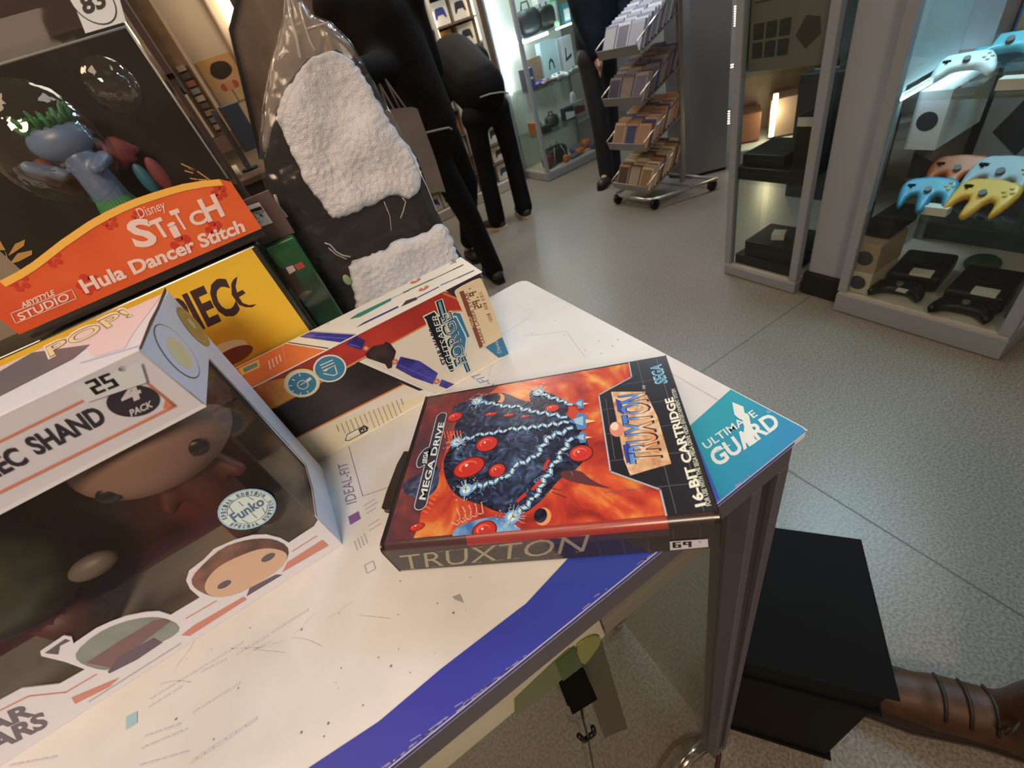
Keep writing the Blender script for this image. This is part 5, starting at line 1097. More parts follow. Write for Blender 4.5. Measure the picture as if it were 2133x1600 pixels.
# ------------------------------------------------------------------ people
DK1 = mat('black_coat', (.009, .0075, .007), .85, spec=.12, noise_amt=.2, nscale=12); DK2 = mat('black_jacket', (.006, .0055, .0052), .8, spec=.12, noise_amt=.25, nscale=10); TR = mat('black_trousers', (.006, .006, .008), .75, spec=.12)
NV = mat('navy_coat', (.009, .014, .022), .8, spec=.12, noise_amt=.2, nscale=9); SK = mat('skin', (.45, .27, .18), .6); HB = mat('brown_hair', (.05, .028, .018), .7); WT = mat('white_shirt_hem', (.26, .25, .24), .7)
def person(label, base, J, coat, trouser, hair, shoe_m, sole_m, rt=(.062, .050, .075), torso_r=(.17, .19), hem=None):
    t = thing('person', label, 'person', base, None); V = {k: Vector(v) for k, v in J.items()}
    b = MB(); vox = .014
    for s in 'LR':
        b.capsule(V['hip'+s], V['knee'+s], .062, .048, SK); b.capsule(V['knee'+s], V['ank'+s], .048, .034, SK); b.capsule(V['ank'+s], V['toe'+s], .032, .026, SK)
        b.capsule(V['sh'+s], V['elb'+s], .042, .035, SK); b.capsule(V['elb'+s], V['wri'+s], .034, .025, SK)
        h = V['wri'+s]; d = (V['wri'+s]-V['elb'+s]).normalized(); n = d.orthogonal().normalized(); b.capsule(h, h+d*.07, .026, .03, SK)
        for k in range(4): r_ = n*(-.024+.016*k); b.capsule(h+d*.08+r_, h+d*(.135+.012*(k in (1, 2)))+r_*1.1+d.cross(n)*.02, .0105, .009, SK)
        b.capsule(h+d*.03+n*.028, h+d*.085+n*.05, .012, .009, SK)
    b.capsule(V['pelvis'], V['chest'], .12, .13, SK); b.capsule(V['chest'], V['neck'], .09, .055, SK); b.capsule(V['neck'], V['head'], .05, .07, SK); b.ell(V['head'], (.078, .092, .112), SK)
    f = V['face']; b.ell(V['head']+f*.095+Vector((0, 0, -.012)), (.012, .014, .02), SK)
    for s in (-1, 1): b.ell(V['head']+Vector((-f.y, f.x, 0)).normalized()*.08*s, (.012, .012, .03), SK)
    b.build('body', t, remesh=vox)
    for s in (-1, 1):
        e = MB(); e.ell(V['head']+f*.083+Vector((-f.y, f.x, 0)).normalized()*.033*s+Vector((0, 0, .02)), .012, BLACK); e.build('eye', t)
    m = MB(); m.ell(V['head']+f*.084+Vector((0, 0, -.055)), (.022, .012, .007), mat('lip', (.35, .14, .11), .5)); m.build('mouth', t)
    h = MB(); h.ell(V['head']-f*.022+Vector((0, 0, .025)), (.092, .098, .115), hair); h.build('hair', t)
    c = MB()
    for s in 'LR': c.capsule(V['hip'+s], V['knee'+s], rt[0]+.028, rt[1]+.022, trouser); c.capsule(V['knee'+s], V['ank'+s]+Vector((0, 0, .0)), rt[1]+.022, rt[2], trouser)
    c.capsule(V['hipL'], V['hipR'], .095, .085, trouser); c.build('trousers', t, remesh=.016)
    c = MB(); c.capsule(V['pelvis'], V['chest'], torso_r[0], torso_r[1], coat); c.capsule(V['shL'], V['shR'], .10, .10, coat); c.capsule(V['chest'], V['neck'], .14, .08, coat)
    for s in 'LR': c.capsule(V['sh'+s], V['elb'+s], .085, .07, coat); c.capsule(V['elb'+s], V['wri'+s], .068, .05, coat)
    c.build('jacket', t, remesh=.018)
    for s in 'LR':
        a, z = V['ank'+s], V['toe'+s]; b = MB(); a0 = Vector((a.x, a.y, .045)); z0 = Vector((z.x, z.y, .038)); b.capsule(a0-(z0-a0)*.25, z0, .042, .038, shoe_m); sh = b.build('shoe', t, remesh=.008)
        d = (z0-a0).normalized(); n = Vector((-d.y, d.x, 0)); L_ = (z0-a0).length; o = [(a0-d*(L_*.25+.045), .022), (a0-d*.03, .042), (a0+d*L_*.4, .04), (z0, .045), (z0+d*.042, .02)]
        b = MB(); b.prism([Vector((p.x, p.y, .0)) + n*w_ for p, w_ in o]+[Vector((p.x, p.y, .0))-n*w_ for p, w_ in reversed(o)], (0, 0, .026), sole_m); b.build('sole', sh)
    if hem:
        b = MB(); b.tube([Vector(p) for p in hem], .0045, WT); b.build('shirt_hem', t)
    return t
def people():
    bs = mat('black_shoe', (.02, .018, .018), .5); ws = mat('cream_sole', (.42, .36, .28), .6)
    # nearest: black coat, seen from behind
    Y = 2.46
    hp = [hy(u, v, Y-.17) for u, v in ((866, 283), (890, 276), (915, 270), (935, 266), (942, 270))]
    person('person in a black coat and black trousers standing behind the bagged backpack', (.93, Y, 0), dict(
        hipL=(.80, Y, .88), kneeL=(.88, Y-.02, .46), ankL=(.925, Y-.02, .07), toeL=(.93, Y+.12, .04), hipR=(.93, Y+.05, .87), kneeR=(1.03, Y+.22, .56), ankR=(.98, Y+.42, .16), toeR=(.98, Y+.52, .05),
        pelvis=(.84, Y, .95), chest=(.78, Y+.02, 1.38), neck=(.78, Y+.05, 1.53), head=(.78, Y+.10, 1.66), face=(0, 1, 0),
        shL=(.62, Y, 1.46), shR=(.93, Y, 1.44), elbL=(.705, Y-.12, 1.23), wriL=(.54, Y-.30, 1.24), elbR=(1.00, Y+.12, 1.16), wriR=(.95, Y+.30, 1.02)), DK1, TR, HB, bs, BLACK, torso_r=(.155, .18), rt=(.055, .046, .062), hem=hp)
    # bending at the shelves
    Y = 3.17
    hp = [hy(u, v, Y-.19) for u, v in ((1000, 203), (1020, 196), (1045, 192), (1060, 194))]
    person('person in a black jacket bending towards the lit shelves, white soled sneakers', (1.5, Y, 0), dict(
        hipL=(1.42, Y, .80), kneeL=(1.40, Y+.03, .44), ankL=(1.385, Y+.06, .08), toeL=(1.33, Y+.17, .04), hipR=(1.62, Y, .80), kneeR=(1.64, Y+.03, .44), ankR=(1.635, Y+.03, .08), toeR=(1.66, Y+.18, .04),
        pelvis=(1.53, Y+.02, .94), chest=(1.55, Y+.34, 1.10), neck=(1.56, Y+.52, 1.12), head=(1.57, Y+.60, 1.10), face=(0, .8, -.6),
        shL=(1.38, Y+.36, 1.10), shR=(1.73, Y+.36, 1.08), elbL=(1.36, Y+.38, .85), wriL=(1.42, Y+.52, .66), elbR=(1.77, Y+.30, .82), wriR=(1.74, Y+.22, .62)), DK2, TR, HB, bs, ws, torso_r=(.175, .185), rt=(.052, .044, .072), hem=hp)
    # by the game rack
    Y = 3.05
    person('person in a dark navy coat standing by the wheeled game rack', (2.42, Y, 0), dict(
        hipL=(2.36, Y, .88), kneeL=(2.37, Y-.02, .47), ankL=(2.385, Y, .08), toeL=(2.27, Y-.06, .04), hipR=(2.52, Y+.02, .88), kneeR=(2.52, Y+.05, .46), ankR=(2.52, Y+.07, .08), toeR=(2.42, Y+.06, .04),
        pelvis=(2.44, Y, .98), chest=(2.46, Y, 1.38), neck=(2.47, Y, 1.55), head=(2.46, Y-.01, 1.68), face=(-.3, -.95, 0),
        shL=(2.30, Y, 1.45), shR=(2.64, Y, 1.45), elbL=(2.31, Y-.04, 1.15), wriL=(2.34, Y-.10, .90), elbR=(2.68, Y-.02, 1.15), wriR=(2.62, Y-.12, .95)), NV, mat('navy_trousers', (.010, .012, .018), .7), HB, mat('dark_brown_shoe', (.03, .018, .013), .5), BLACK, torso_r=(.155, .17), rt=(.06, .05, .065))
    # grey shopping bag carried by the nearest person
    Y = 2.13; q = lambda u, v: hy(u, v, Y); gm = mat('grey_tote_cloth', (.20, .165, .145), .75, noise_amt=.08, nscale=10)
    t = thing('shopping_bag', 'light grey tote bag hanging beside the person in the black coat', 'bag', tuple(q(860, 400)))
    b = MB(); o = [q(*v) for v in ((770, 235), (858, 225), (868, 228), (905, 330), (926, 398), (912, 398), (820, 410))]; b.prism(o, (0, .07, 0), gm); b.build('bag_body', t, bevel=.004)
    for dy in (0, .09):
        b = MB(); b.tube([q(846, 226)+Vector((0, dy, 0)), q(815, 160)+Vector((0, .1, 0)), q(792, 100)+Vector((0, .13, 0)), q(788, 105)+Vector((0, .13, 0)), q(800, 165)+Vector((0, .1, 0)), q(822, 230)+Vector((0, dy, 0))], .004, gm); b.build('handle', t)
people()
# ------------------------------------------------------------------ wheeled rack of games
def game_rack():
    t = thing('display_rack', 'grey metal wheeled rack with four tilted tiers of game cases', 'display rack', (2.33, 2.43, 0))
    m = mat('rack_grey_metal', (.28, .27, .27), .4, metal=.5); Y0, Y1 = 2.265, 2.615
    b = MB(); b.tube([(2.52, 2.08, .07), (2.30, 2.17, .07), (2.16, 2.23, .07), (2.12, 2.27, .07), (2.10, 2.32, .07), (2.09, 2.55, .07), (2.12, 2.62, .07), (2.50, 2.66, .07)], .011, mat('rack_bright_tube', (.6, .6, .6), .25, metal=.9), n=10); b.tube([(2.50, 2.66, .07), (2.52, 2.08, .07)], .011, m, n=10); b.build('base_frame', t)
    for x, y in ((2.105, 2.60), (2.13, 2.255), (2.50, 2.10), (2.48, 2.64)):
        b = MB(); b.box((x, y, .0665), (.034, .034, .006), BLACK); b.box((x, y-.016, .05), (.012, .003, .036), BLACK); b.box((x, y+.016, .05), (.012, .003, .036), BLACK); ca = b.build('castor', t); b = MB(); b.cyl((x, y-.013, .034), (x, y+.013, .034), .033, BLACK, n=20); b.build('wheel', ca)
    for y in (Y0+.01, Y1-.01):
        b = MB(); b.b2(2.40, 2.43, y-.012, y+.012, .07, 1.75, m); b.build('upright', t, bevel=.002)
    cols = [[(.62, .50, .36), (.42, .26, .14), (.55, .46, .36), (.12, .10, .08), (.66, .58, .46)], [(.55, .30, .14), (.58, .36, .28), (.10, .12, .28), (.42, .30, .22), (.6, .5, .42)], [(.30, .27, .34), (.22, .20, .30), (.36, .30, .28), (.10, .10, .16), (.20, .16, .14)], [(.34, .40, .55), (.5, .55, .68), (.22, .25, .36), (.6, .64, .72)]]
    hs = [hx(1262, 358, 2.10).z, hx(1269, 276, 2.10).z, hx(1273, 181, 2.10).z, hx(1279, 74, 2.10).z]
    tilt = math.radians(20); R = Matrix.Rotation(-tilt, 3, 'Y'); names = ['bottom', 'second', 'third', 'top']
    looks = ['cream and brown', 'orange, pink and blue', 'grey violet', 'pale blue glossy']
    proto = None; rr = random.Random(4)
    for k, z in enumerate(hs):
        z0 = z-.105
        b = MB(); ux_ = R@Vector((1, 0, 0)); n_ = R@Vector((0, 0, 1)); P0 = Vector((2.10, Y0, z0))
        b.prism([P0, P0+ux_*.33, P0+ux_*.33+Vector((0, Y1-Y0, 0)), P0+Vector((0, Y1-Y0, 0))], -n_*.004, m)
        b.prism([P0, P0+n_*.05, P0+n_*.05+Vector((0, Y1-Y0, 0)), P0+Vector((0, Y1-Y0, 0))], -ux_*.004, m); b.build('tray', t)
        for y in (Y0, Y1):
            g = MB(); p = Vector((2.10, y, z0)); g.tube([p+n_*.05, p+n_*.06+ux_*.0, p+n_*.10+ux_*.33], .004, CHROME, n=6); g.build('side_rod', t)
        for c in range(3):
            for i in range(11):
                name = 'game_case_on_rack'
                lab = 'small %s game case on the %s tier of the wheeled rack' % (looks[k], names[k]); mm = mat('case_t%d_%d' % (k, (i*7+c*3) % len(cols[k])), cols[k][(i*7+c*3) % len(cols[k])], .35)
                me_key = mm.name
                dd = .014+i*.0265+rr.uniform(-.002, .002); y = Y0+.062+c*.1125; Hc = .145+rr.uniform(-.006, .006)
                b = MB(); b.box((0, 0, Hc/2), (.014, .104, Hc), mm)
                b.box((-.0073, 0, Hc*.5), (.0006, .09, Hc*.8), mat('cover_t%d_%d' % (k, (i+c) % 3), tuple(x*.6 for x in cols[k][(i+c+1) % len(cols[k])]), .3))
                o = b.build('game_box', None, local=True); lean = tilt+math.radians(8); o.rotation_euler = (0, lean, 0); o.rotation_euler = (0, -(-lean)*.9, 0)
                pos = P0+ux_*dd+n_*.004; o.location = (pos.x, y, pos.z); tag(o, lab, 'game case', 'game cases on the %s tier of the rack' % names[k])
    b = MB()
game_rack()
# ------------------------------------------------------------------ glass cabinets
def cabinet(name, label, x0, x1, y0, y1, H, base, shelves, back=None, bm=None, fr=ALUL, post=.032, base_m=None, skip_glass=(), top=True, skip_post=False):
    t = thing(name, label, 'display cabinet', ((x0+x1)/2, (y0+y1)/2, 0)); e = .003
    b = MB(); b.b2(x0, x1, y0, y1, 0.004, base-.012, base_m or fr); b.build('plinth', t, bevel=.002)
    b = MB(); b.b2(x0+.004, x1-.004, y0+.004, y1-.004, base-.0115, base-.001, mat('cream_deck', (.46, .43, .38), .5)); b.build('bottom_deck', t)
    for x in (x0, x1-post):
        for y in (y0, y1-post):
            if skip_post and x > x0 and y > y0: continue
            b = MB(); b.b2(x, x+post, y, y+post, base, H, fr); b.build('post', t, bevel=.003)
    if top: b = MB(); b.b2(x0, x1, y0, y1, H+.0005, H+.05, fr); b.build('top', t, bevel=.003)
    for z in shelves:
        b = MB(); b.b2(x0+.006, x1-.006, y0+.006, y1-.006, z-.008, z-.001, GLASS); b.build('glass_shelf', t)
    sides = {'-x': (x0+.012, x0+.015, y0+post, y1-post), '+x': (x1-.015, x1-.012, y0+post, y1-post), '-y': (x0+post, x1-post, y0+.012, y0+.015), '+y': (x0+post, x1-post, y1-.015, y1-.012)}
    for k, v in sides.items():
        if k in skip_glass: continue
        b = MB(); m = (bm if k == back else GLASS); b.b2(*v, base+.001, H-.001, m); b.build('back_panel' if k == back else 'glass_panel', t)
    return t
def led(name, parent, p0, p1, r, col, es):
    m = mat('led_%s_%d' % (name, int(es)), (1, 1, 1), .5, emit=col, es=es); p0, p1 = Vector(p0), Vector(p1)
    b = MB(); b.cyl(p0, p1, r, m, n=8); return b.build('led_strip', parent)
def gamepad(label, c, s, yaw, body, btn, group, three=False, tiltx=0.0, cat='game controller'):
    """palm-sized controller lying on a shelf; yaw turns its top edge"""
    u = Vector((math.cos(yaw), math.sin(yaw), 0)); w_ = Vector((-u.y, u.x, 0)); w_ = (w_*math.cos(tiltx)+Vector((0, 0, 1))*math.sin(tiltx)); c = Vector(c)
    t = thing('game_controller', label, cat, tuple(c), group); F = Face(c+Vector((0, 0, .022*s/1.0)), u, w_)
    if three: o = [(-.078, .02), (-.06, .042), (-.03, .046), (0, .05), (.03, .046), (.06, .042), (.078, .02), (.078, -.02), (.068, -.075), (.055, -.08), (.045, -.03), (.022, -.022), (.014, -.085), (0, -.098), (-.014, -.085), (-.022, -.022), (-.045, -.03), (-.055, -.08), (-.068, -.075), (-.078, -.02)]
    else: o = [(-.075, .01), (-.06, .04), (-.03, .046), (.03, .046), (.06, .04), (.075, .01), (.082, -.04), (.072, -.062), (.056, -.05), (.034, -.022), (0, -.02), (-.034, -.022), (-.056, -.05), (-.072, -.062), (-.082, -.04)]
    o = smooth_loop([(x*s, y*s) for x, y in o], 1); b = puff(F, o, body, (.0042 if three else .006)*s, .013*s, .014*s, .019*s, px=False); b.build('shell', t)
    for i, (x, y) in enumerate(((.052, .018), (.062, .004), (.042, .004), (.052, -.008)) if True else ()):
        k = MB(); k.ell(F.P(x*s, y*s, .013*s), (.0055*s, .0055*s, .004*s), btn, nu=10, nv=6); k.build('button', t)
    k = MB(); k.box(F.P(-.05*s, .008*s, .013*s), (.022*s, .008*s, .007*s), BLACK, rz=yaw); k.box(F.P(-.05*s, .008*s, .013*s), (.008*s, .022*s, .007*s), BLACK, rz=yaw); k.build('direction_pad', t)
    k = MB(); p = F.P(0, -.012*s if three else .0, .012*s); k.cyl(p, p+F.n*.012*s, .010*s, mat('stick_grey', (.10, .10, .11), .5), n=12); k.build('thumb_stick', t)
    return t
def box_thing(name, label, cat, c, size, m, rz=0.0, group=None, front=None, fm=None, pic=None):
    """carton with a printed picture; c is the centre of its base"""
    c = Vector(c); t = thing(name, label, cat, tuple(c), group); b = MB(); b.box(c+Vector((0, 0, size[2]/2)), size, m, rz=rz); b.build('carton', t, bevel=.0015)
    if front:
        R = Matrix.Rotation(rz, 3, 'Z'); ax = {'-x': ((-1, 0, 0), (0, -1, 0)), '-y': ((0, -1, 0), (1, 0, 0))}[front]; n = R@Vector(ax[0]); ux = R@Vector(ax[1]); dist = size[0]/2 if front == '-x' else size[1]/2; W_ = size[1] if front == '-x' else size[0]
        F = Face(c+n*dist-ux*W_/2, ux, (0, 0, 1)); p = Print(F, step=.0003, base=.0006); h = size[2]
        if pic == 'pad':
            q = [(-.5, .1), (-.42, .4), (-.2, .45), (.2, .45), (.42, .4), (.5, .1), (.56, -.35), (.44, -.42), (.25, -.12), (-.25, -.12), (-.44, -.42), (-.56, -.35)]
            k = min(W_, h)*.62; p.poly([(W_/2+x*k, h/2+y*k*.9) for x, y in q], fm, 1, px=False)
        elif pic == 'band': p.poly([(0, h*.1), (W_, h*.1), (W_, h*.55), (0, h*.75)], fm, 1, px=False)
        elif pic == 'round': p.circ((W_/2, h/2), None, fm, 1, px=False, rad=min(W_, h)*.33)
        elif pic == 'half': p.poly([(W_*.1, h*.12), (W_*.9, h*.12), (W_*.9, h*.7), (W_*.1, h*.7)], fm, 1, px=False)
        elif pic: p.poly([(W_*x, h*y) for x, y in pic], fm, 1, px=False)
        p.build('front_print', t)
    return t
def pcol(n, *c, r=.4): return mat('c_'+n, tuple(c), r)
def cabinet_right():
    t = cabinet('glass_cabinet', 'large glass cabinet of controllers at the right, yellow controller on its middle shelf', 1.65, 2.17, .283, .787, 2.0, .092, (.41, .75, 1.12, 1.55), back='+x', bm=pcol('blue_black_back', .03, .05, .08))
    b = MB(); b.b2(1.69, 2.16, .7745, .7785, .76, 1.99, mat('pale_blue_board', (.42, .48, .54), .6)); b.build('end_board', t); led('cool', t, (1.70, .762, .735), (2.10, .762, .735), .004, (.65, .85, 1.0), 25); led('cool', t, (2.09, .765, 1.02), (2.09, .765, 1.9), .006, (.65, .85, 1.0), 60)
    led('cool', t, (1.70, .33, 1.96), (2.12, .33, 1.96), .008, (.65, .85, 1.0), 60); led('cool', t, (1.70, .74, 1.96), (2.12, .74, 1.96), .008, (.65, .85, 1.0), 60)
    l = bpy.data.lights.new('cabinet_light', 'AREA'); l.energy = 22; l.color = (.52, .78, 1); l.shape = 'RECTANGLE'; l.size = .4; l.size_y = .4
    o = bpy.data.objects.new('cabinet_light', l); COL.objects.link(o); o.location = (1.9, .535, 1.93)
    g = 'controllers on the cabinet shelves'; gold = pcol('gold_btn', .55, .38, .10); pb = pcol('pale_btn', .5, .5, .45)
    gamepad('yellow three handled game controller on the middle glass shelf', hz(2048, 418, .446), .95, -PI/2-.15, pcol('yellow_shell', .60, .34, .05), gold, g, True, tiltx=.55)
    gamepad('teal blue three handled game controller beside the small white tag', hz(1930, 408, .444), .9, -PI/2+.25, pcol('teal_shell', .03, .20, .36), gold, g, True, tiltx=.55)
    gamepad('orange red game controller behind the teal one on the middle shelf', hz(1992, 364, .448), .95, -PI/2+.15, pcol('orange_shell', .48, .13, .05), gold, g, True, tiltx=.6)
    gamepad('pale blue grey game controller behind the yellow one', hz(2084, 374, .452), 1.05, -PI/2-.1, pcol('grey_blue_shell', .32, .38, .46), gold, g, True, tiltx=.6)
    gamepad('white game controller on the upper shelf of the right cabinet', (1.87, .700, .752), .85, -PI/2+.35, pcol('white_shell', .62, .68, .72), pb, g, tiltx=.5)
    gamepad('teal and white game controller behind the white one on the upper shelf', (2.02, .668, .752), .95, -PI/2+.2, pcol('teal_white_shell', .10, .36, .46), pb, g, tiltx=.5)
    wc = pcol('tag_white', .55, .53, .50)
    for nm, c in (('small white price tag beside the yellow controller', (1.706, .590, .41)), ('cream price tag at the front of the upper shelf', (1.70, .520, .75))):
        b = MB(); b.box(Vector(c)+Vector((0, 0, .013)), (.03, .065, .026), wc); solo(b, 'price_tag', nm, 'price tag', bevel=.001)
    # boxes standing on the middle shelf behind
    W1 = pcol('white_box', .60, .62, .66); G1 = pcol('grey_box', .27, .29, .34); K1 = pcol('dark_pic', .03, .035, .05)
    box_thing('console_box', 'white console box leaning at the left of the middle shelf', 'box', (1.97, .738, .545), (.26, .085, .17), W1, group='boxes in the right cabinet', front='-x', fm=K1, pic='round')
    box_thing('console_box', 'grey box with dark picture under the white console box', 'box', (2.02, .748, .411), (.21, .06, .132), pcol('brown_grey_box', .20, .17, .17), group='boxes in the right cabinet', front='-x', fm=K1, pic='band')
    t2 = box_thing('console_box', 'large grey box with a yellow round sticker behind the controllers', 'box', (2.115, .58, .411), (.05, .20, .30), G1, group='boxes in the right cabinet', front='-x', fm=K1, pic=[(.15, .35), (.42, .72), (.75, .42), (.55, .12)])
    b = MB(); b.cyl((2.0885, .525, .60), (2.0875, .525, .60), .024, pcol('yellow_round', .52, .50, .12), n=20); b.build('round_sticker', t2, label='yellow round sticker')
    box_thing('console_box', 'white and blue box at the back right of the middle shelf', 'box', (2.115, .43, .411), (.05, .09, .20), W1, group='boxes in the right cabinet', front='-x', fm=pcol('blue_band', .03, .06, .40), pic='band')
    # back poster panels and upper shelf cartons
    box_thing('game_carton', 'brown and grey carton on the upper shelf left of the white controller', 'box', (2.06, .738, .752), (.12, .075, .26), pcol('brown_lit', .20, .14, .13), front='-x', fm=G1, pic='band')
    box_thing('game_carton', 'blue carton behind the white controller on the upper shelf', 'box', (2.115, .66, .752), (.05, .07, .34), pcol('blue_lit', .04, .10, .30), front='-x', fm=pcol('tan', .35, .22, .12), pic='half')
    box_thing('game_carton', 'narrow white carton on the upper shelf of the right cabinet', 'box', (2.115, .61, .752), (.05, .022, .36), W1)
    box_thing('game_carton', 'dark blue carton at the back of the upper shelf', 'box', (2.115, .50, .752), (.05, .18, .30), pcol('deep_blue', .02, .06, .12), front='-x', fm=pcol('deep_teal', .02, .12, .16), pic='half')
    # bottom deck
    oc = pcol('orange_white_box', .50, .42, .36); rd = pcol('red_edge', .30, .06, .04)
    box_thing('console_carton', 'white carton with a dark console picture, lowest of the pair at the left', 'box', (1.75, .735, .093), (.16, .085, .085), oc, group='two stacked cartons', front='-x', fm=K1, pic='round')
    box_thing('console_carton', 'carton with a console picture, upper one of the pair at the left', 'box', (1.755, .735, .1785), (.16, .085, .11), pcol('tan_box', .34, .24, .18), group='two stacked cartons', front='-x', fm=K1, pic='round')
    b = MB(); b.box((1.80, .735, .325), (.16, .08, .06), BLACK); solo(b, 'game_console', 'black console on top of the two cartons', 'game console', bevel=.006)
    for lab, c, rz in (('black game console with a wide grey label at the bottom left of the cabinet', (1.86, .625, .093), .15), ('black game console at the bottom right of the cabinet', (1.83, .435, .093), .1)):
        t3 = thing('game_console', lab, 'game console', c, 'black consoles on the bottom deck'); R = Matrix.Rotation(rz, 3, 'Z')
        b = MB(); b.box(Vector(c)+Vector((0, 0, .032)), (.19, .15, .06), BLACK, rz=rz); b.build('console_body', t3, bevel=.012, seg=3)
        b = MB(); b.cyl(Vector(c)+Vector((.02, 0, .0625)), Vector(c)+Vector((.02, 0, .068)), .045, BLACK, n=24); b.build('round_lid', t3)
        b = MB(); b.box(Vector(c)+R@Vector((-.085, -.02, .07)), (.035, .06, .012), wc, rz=rz); b.build('paper_tag', t3)
    gamepad('black game controller at the bottom left of the right cabinet', (1.725, .625, .095), 1.0, -PI/2+.2, BLACK, BLACK, 'black controllers on the bottom deck'); gamepad('black game controller at the bottom right of the right cabinet', (1.71, .43, .095), 1.0, -PI/2+.1, BLACK, BLACK, 'black controllers on the bottom deck')
    b = MB(); b.box((1.69, .60, .135), (.02, .03, .004), wc); solo(b, 'price_tag', 'small white tag on the left black controller', 'price tag')
    b = MB(); b.ell((1.99, .505, .12), (.05, .05, .03), pcol('dark_green_toy', .02, .07, .02)); solo(b, 'green_toy', 'dark green rounded toy at the back of the bottom deck', 'toy')
    b = MB(); b.box((1.80, .325, .1535), (.12, .03, .12), pcol('smoky_case', .10, .11, .13)); solo(b, 'clear_case', 'smoky grey case standing at the right end of the bottom deck', 'case', bevel=.004)
cabinet_right()
def pillar():
    t = thing('column', 'pale grey square column between the two glass cabinets, black plinth at its foot', 'column', (1.76, .87, 0))
    b = MB(); b.b2(1.715, 1.80, .800, .945, .10, 2.9, mat('pale_column_paint', (.30, .335, .385), .6)); b.build('shaft', t, bevel=.004)
    b = MB(); b.b2(1.70, 1.81, .792, .955, .002, .0995, mat('black_plinth', (.008, .008, .008), .8)); b.build('plinth', t, bevel=.004)
pillar()
def cabinet_middle():
    t = cabinet('glass_cabinet', 'narrow glass tower cabinet with black consoles, left of the pale column', 1.675, 1.93, .968, 1.325, 2.1, .06, (.455, .84, 1.25, 1.65), skip_post=True)
    blk = mat('console_black', (.008, .008, .009), .4, spec=.3); g = 'black consoles in the narrow tower'
    def con(lab, c, s, rz=0, m=blk): b = MB(); b.box(Vector(c)+Vector((0, 0, s[2]/2)), s, m, rz=rz); b.box(Vector(c)+Vector((0, 0, s[2]*.55)), (s[0]*1.004, s[1]*1.004, .003), mat('console_slot', (.004, .004, .004), .6), rz=rz); return solo(b, 'game_console', lab, 'game console', g, bevel=.005)
    con('wide flat black console at the very bottom of the narrow tower', (1.80, 1.15, .061), (.20, .27, .045)); con('boxy black console on the flat one at the bottom of the tower', (1.81, 1.14, .107), (.19, .22, .07), .05)
    con('flat black console on the second shelf of the narrow tower', (1.80, 1.16, .456), (.21, .29, .05)); con('smaller black console on top of the flat one, second shelf', (1.81, 1.20, .507), (.19, .18, .045))
    b = MB(); b.box((1.79, 1.14, .1905), (.05, .05, .026), pcol('tag_white', .55, .53, .50), rz=.4); solo(b, 'price_tag', 'white tag on the lower black console in the tower', 'price tag')
    box_thing('console_carton', 'black and white carton standing at the right of the second shelf', 'box', (1.83, 1.045, .507), (.17, .10, .17), blk, front='-x', fm=pcol('white_stripe', .5, .5, .5), pic=[(0, .82), (1, .82), (1, 1), (0, 1)])
    grey = pcol('grey_print', .135, .125, .12); t2 = box_thing('large_carton', 'large grey carton with dark square pictures on the third shelf of the tower', 'box', (1.80, 1.145, .841), (.18, .29, .36), grey)
    F = Face((1.7098, 1.29, .841), (0, -1, 0), (0, 0, 1)); p = Print(F, step=.0003, base=.0005); dkp = pcol('dark_print', .03, .03, .03)
    for i in range(3):
        for j in range(2): p.poly([(.015+i*.048, .04+j*.055), (.055+i*.048, .04+j*.055), (.055+i*.048, .087+j*.055), (.015+i*.048, .087+j*.055)], dkp, 0, px=False)
    p.poly([(.17, .09), (.21, .05), (.255, .085), (.245, .13), (.20, .14)], dkp, 0, px=False); p.line([(.015, .20), (.27, .20)], .004, dkp, 0, px=False); p.poly([(.10, .205), (.115, .205), (.115, .26), (.10, .26)], dkp, 0, px=False); p.poly([(.20, .22), (.27, .22), (.27, .30), (.20, .30)], dkp, 0, px=False); p.build('front_print', t2)
cabinet_middle()
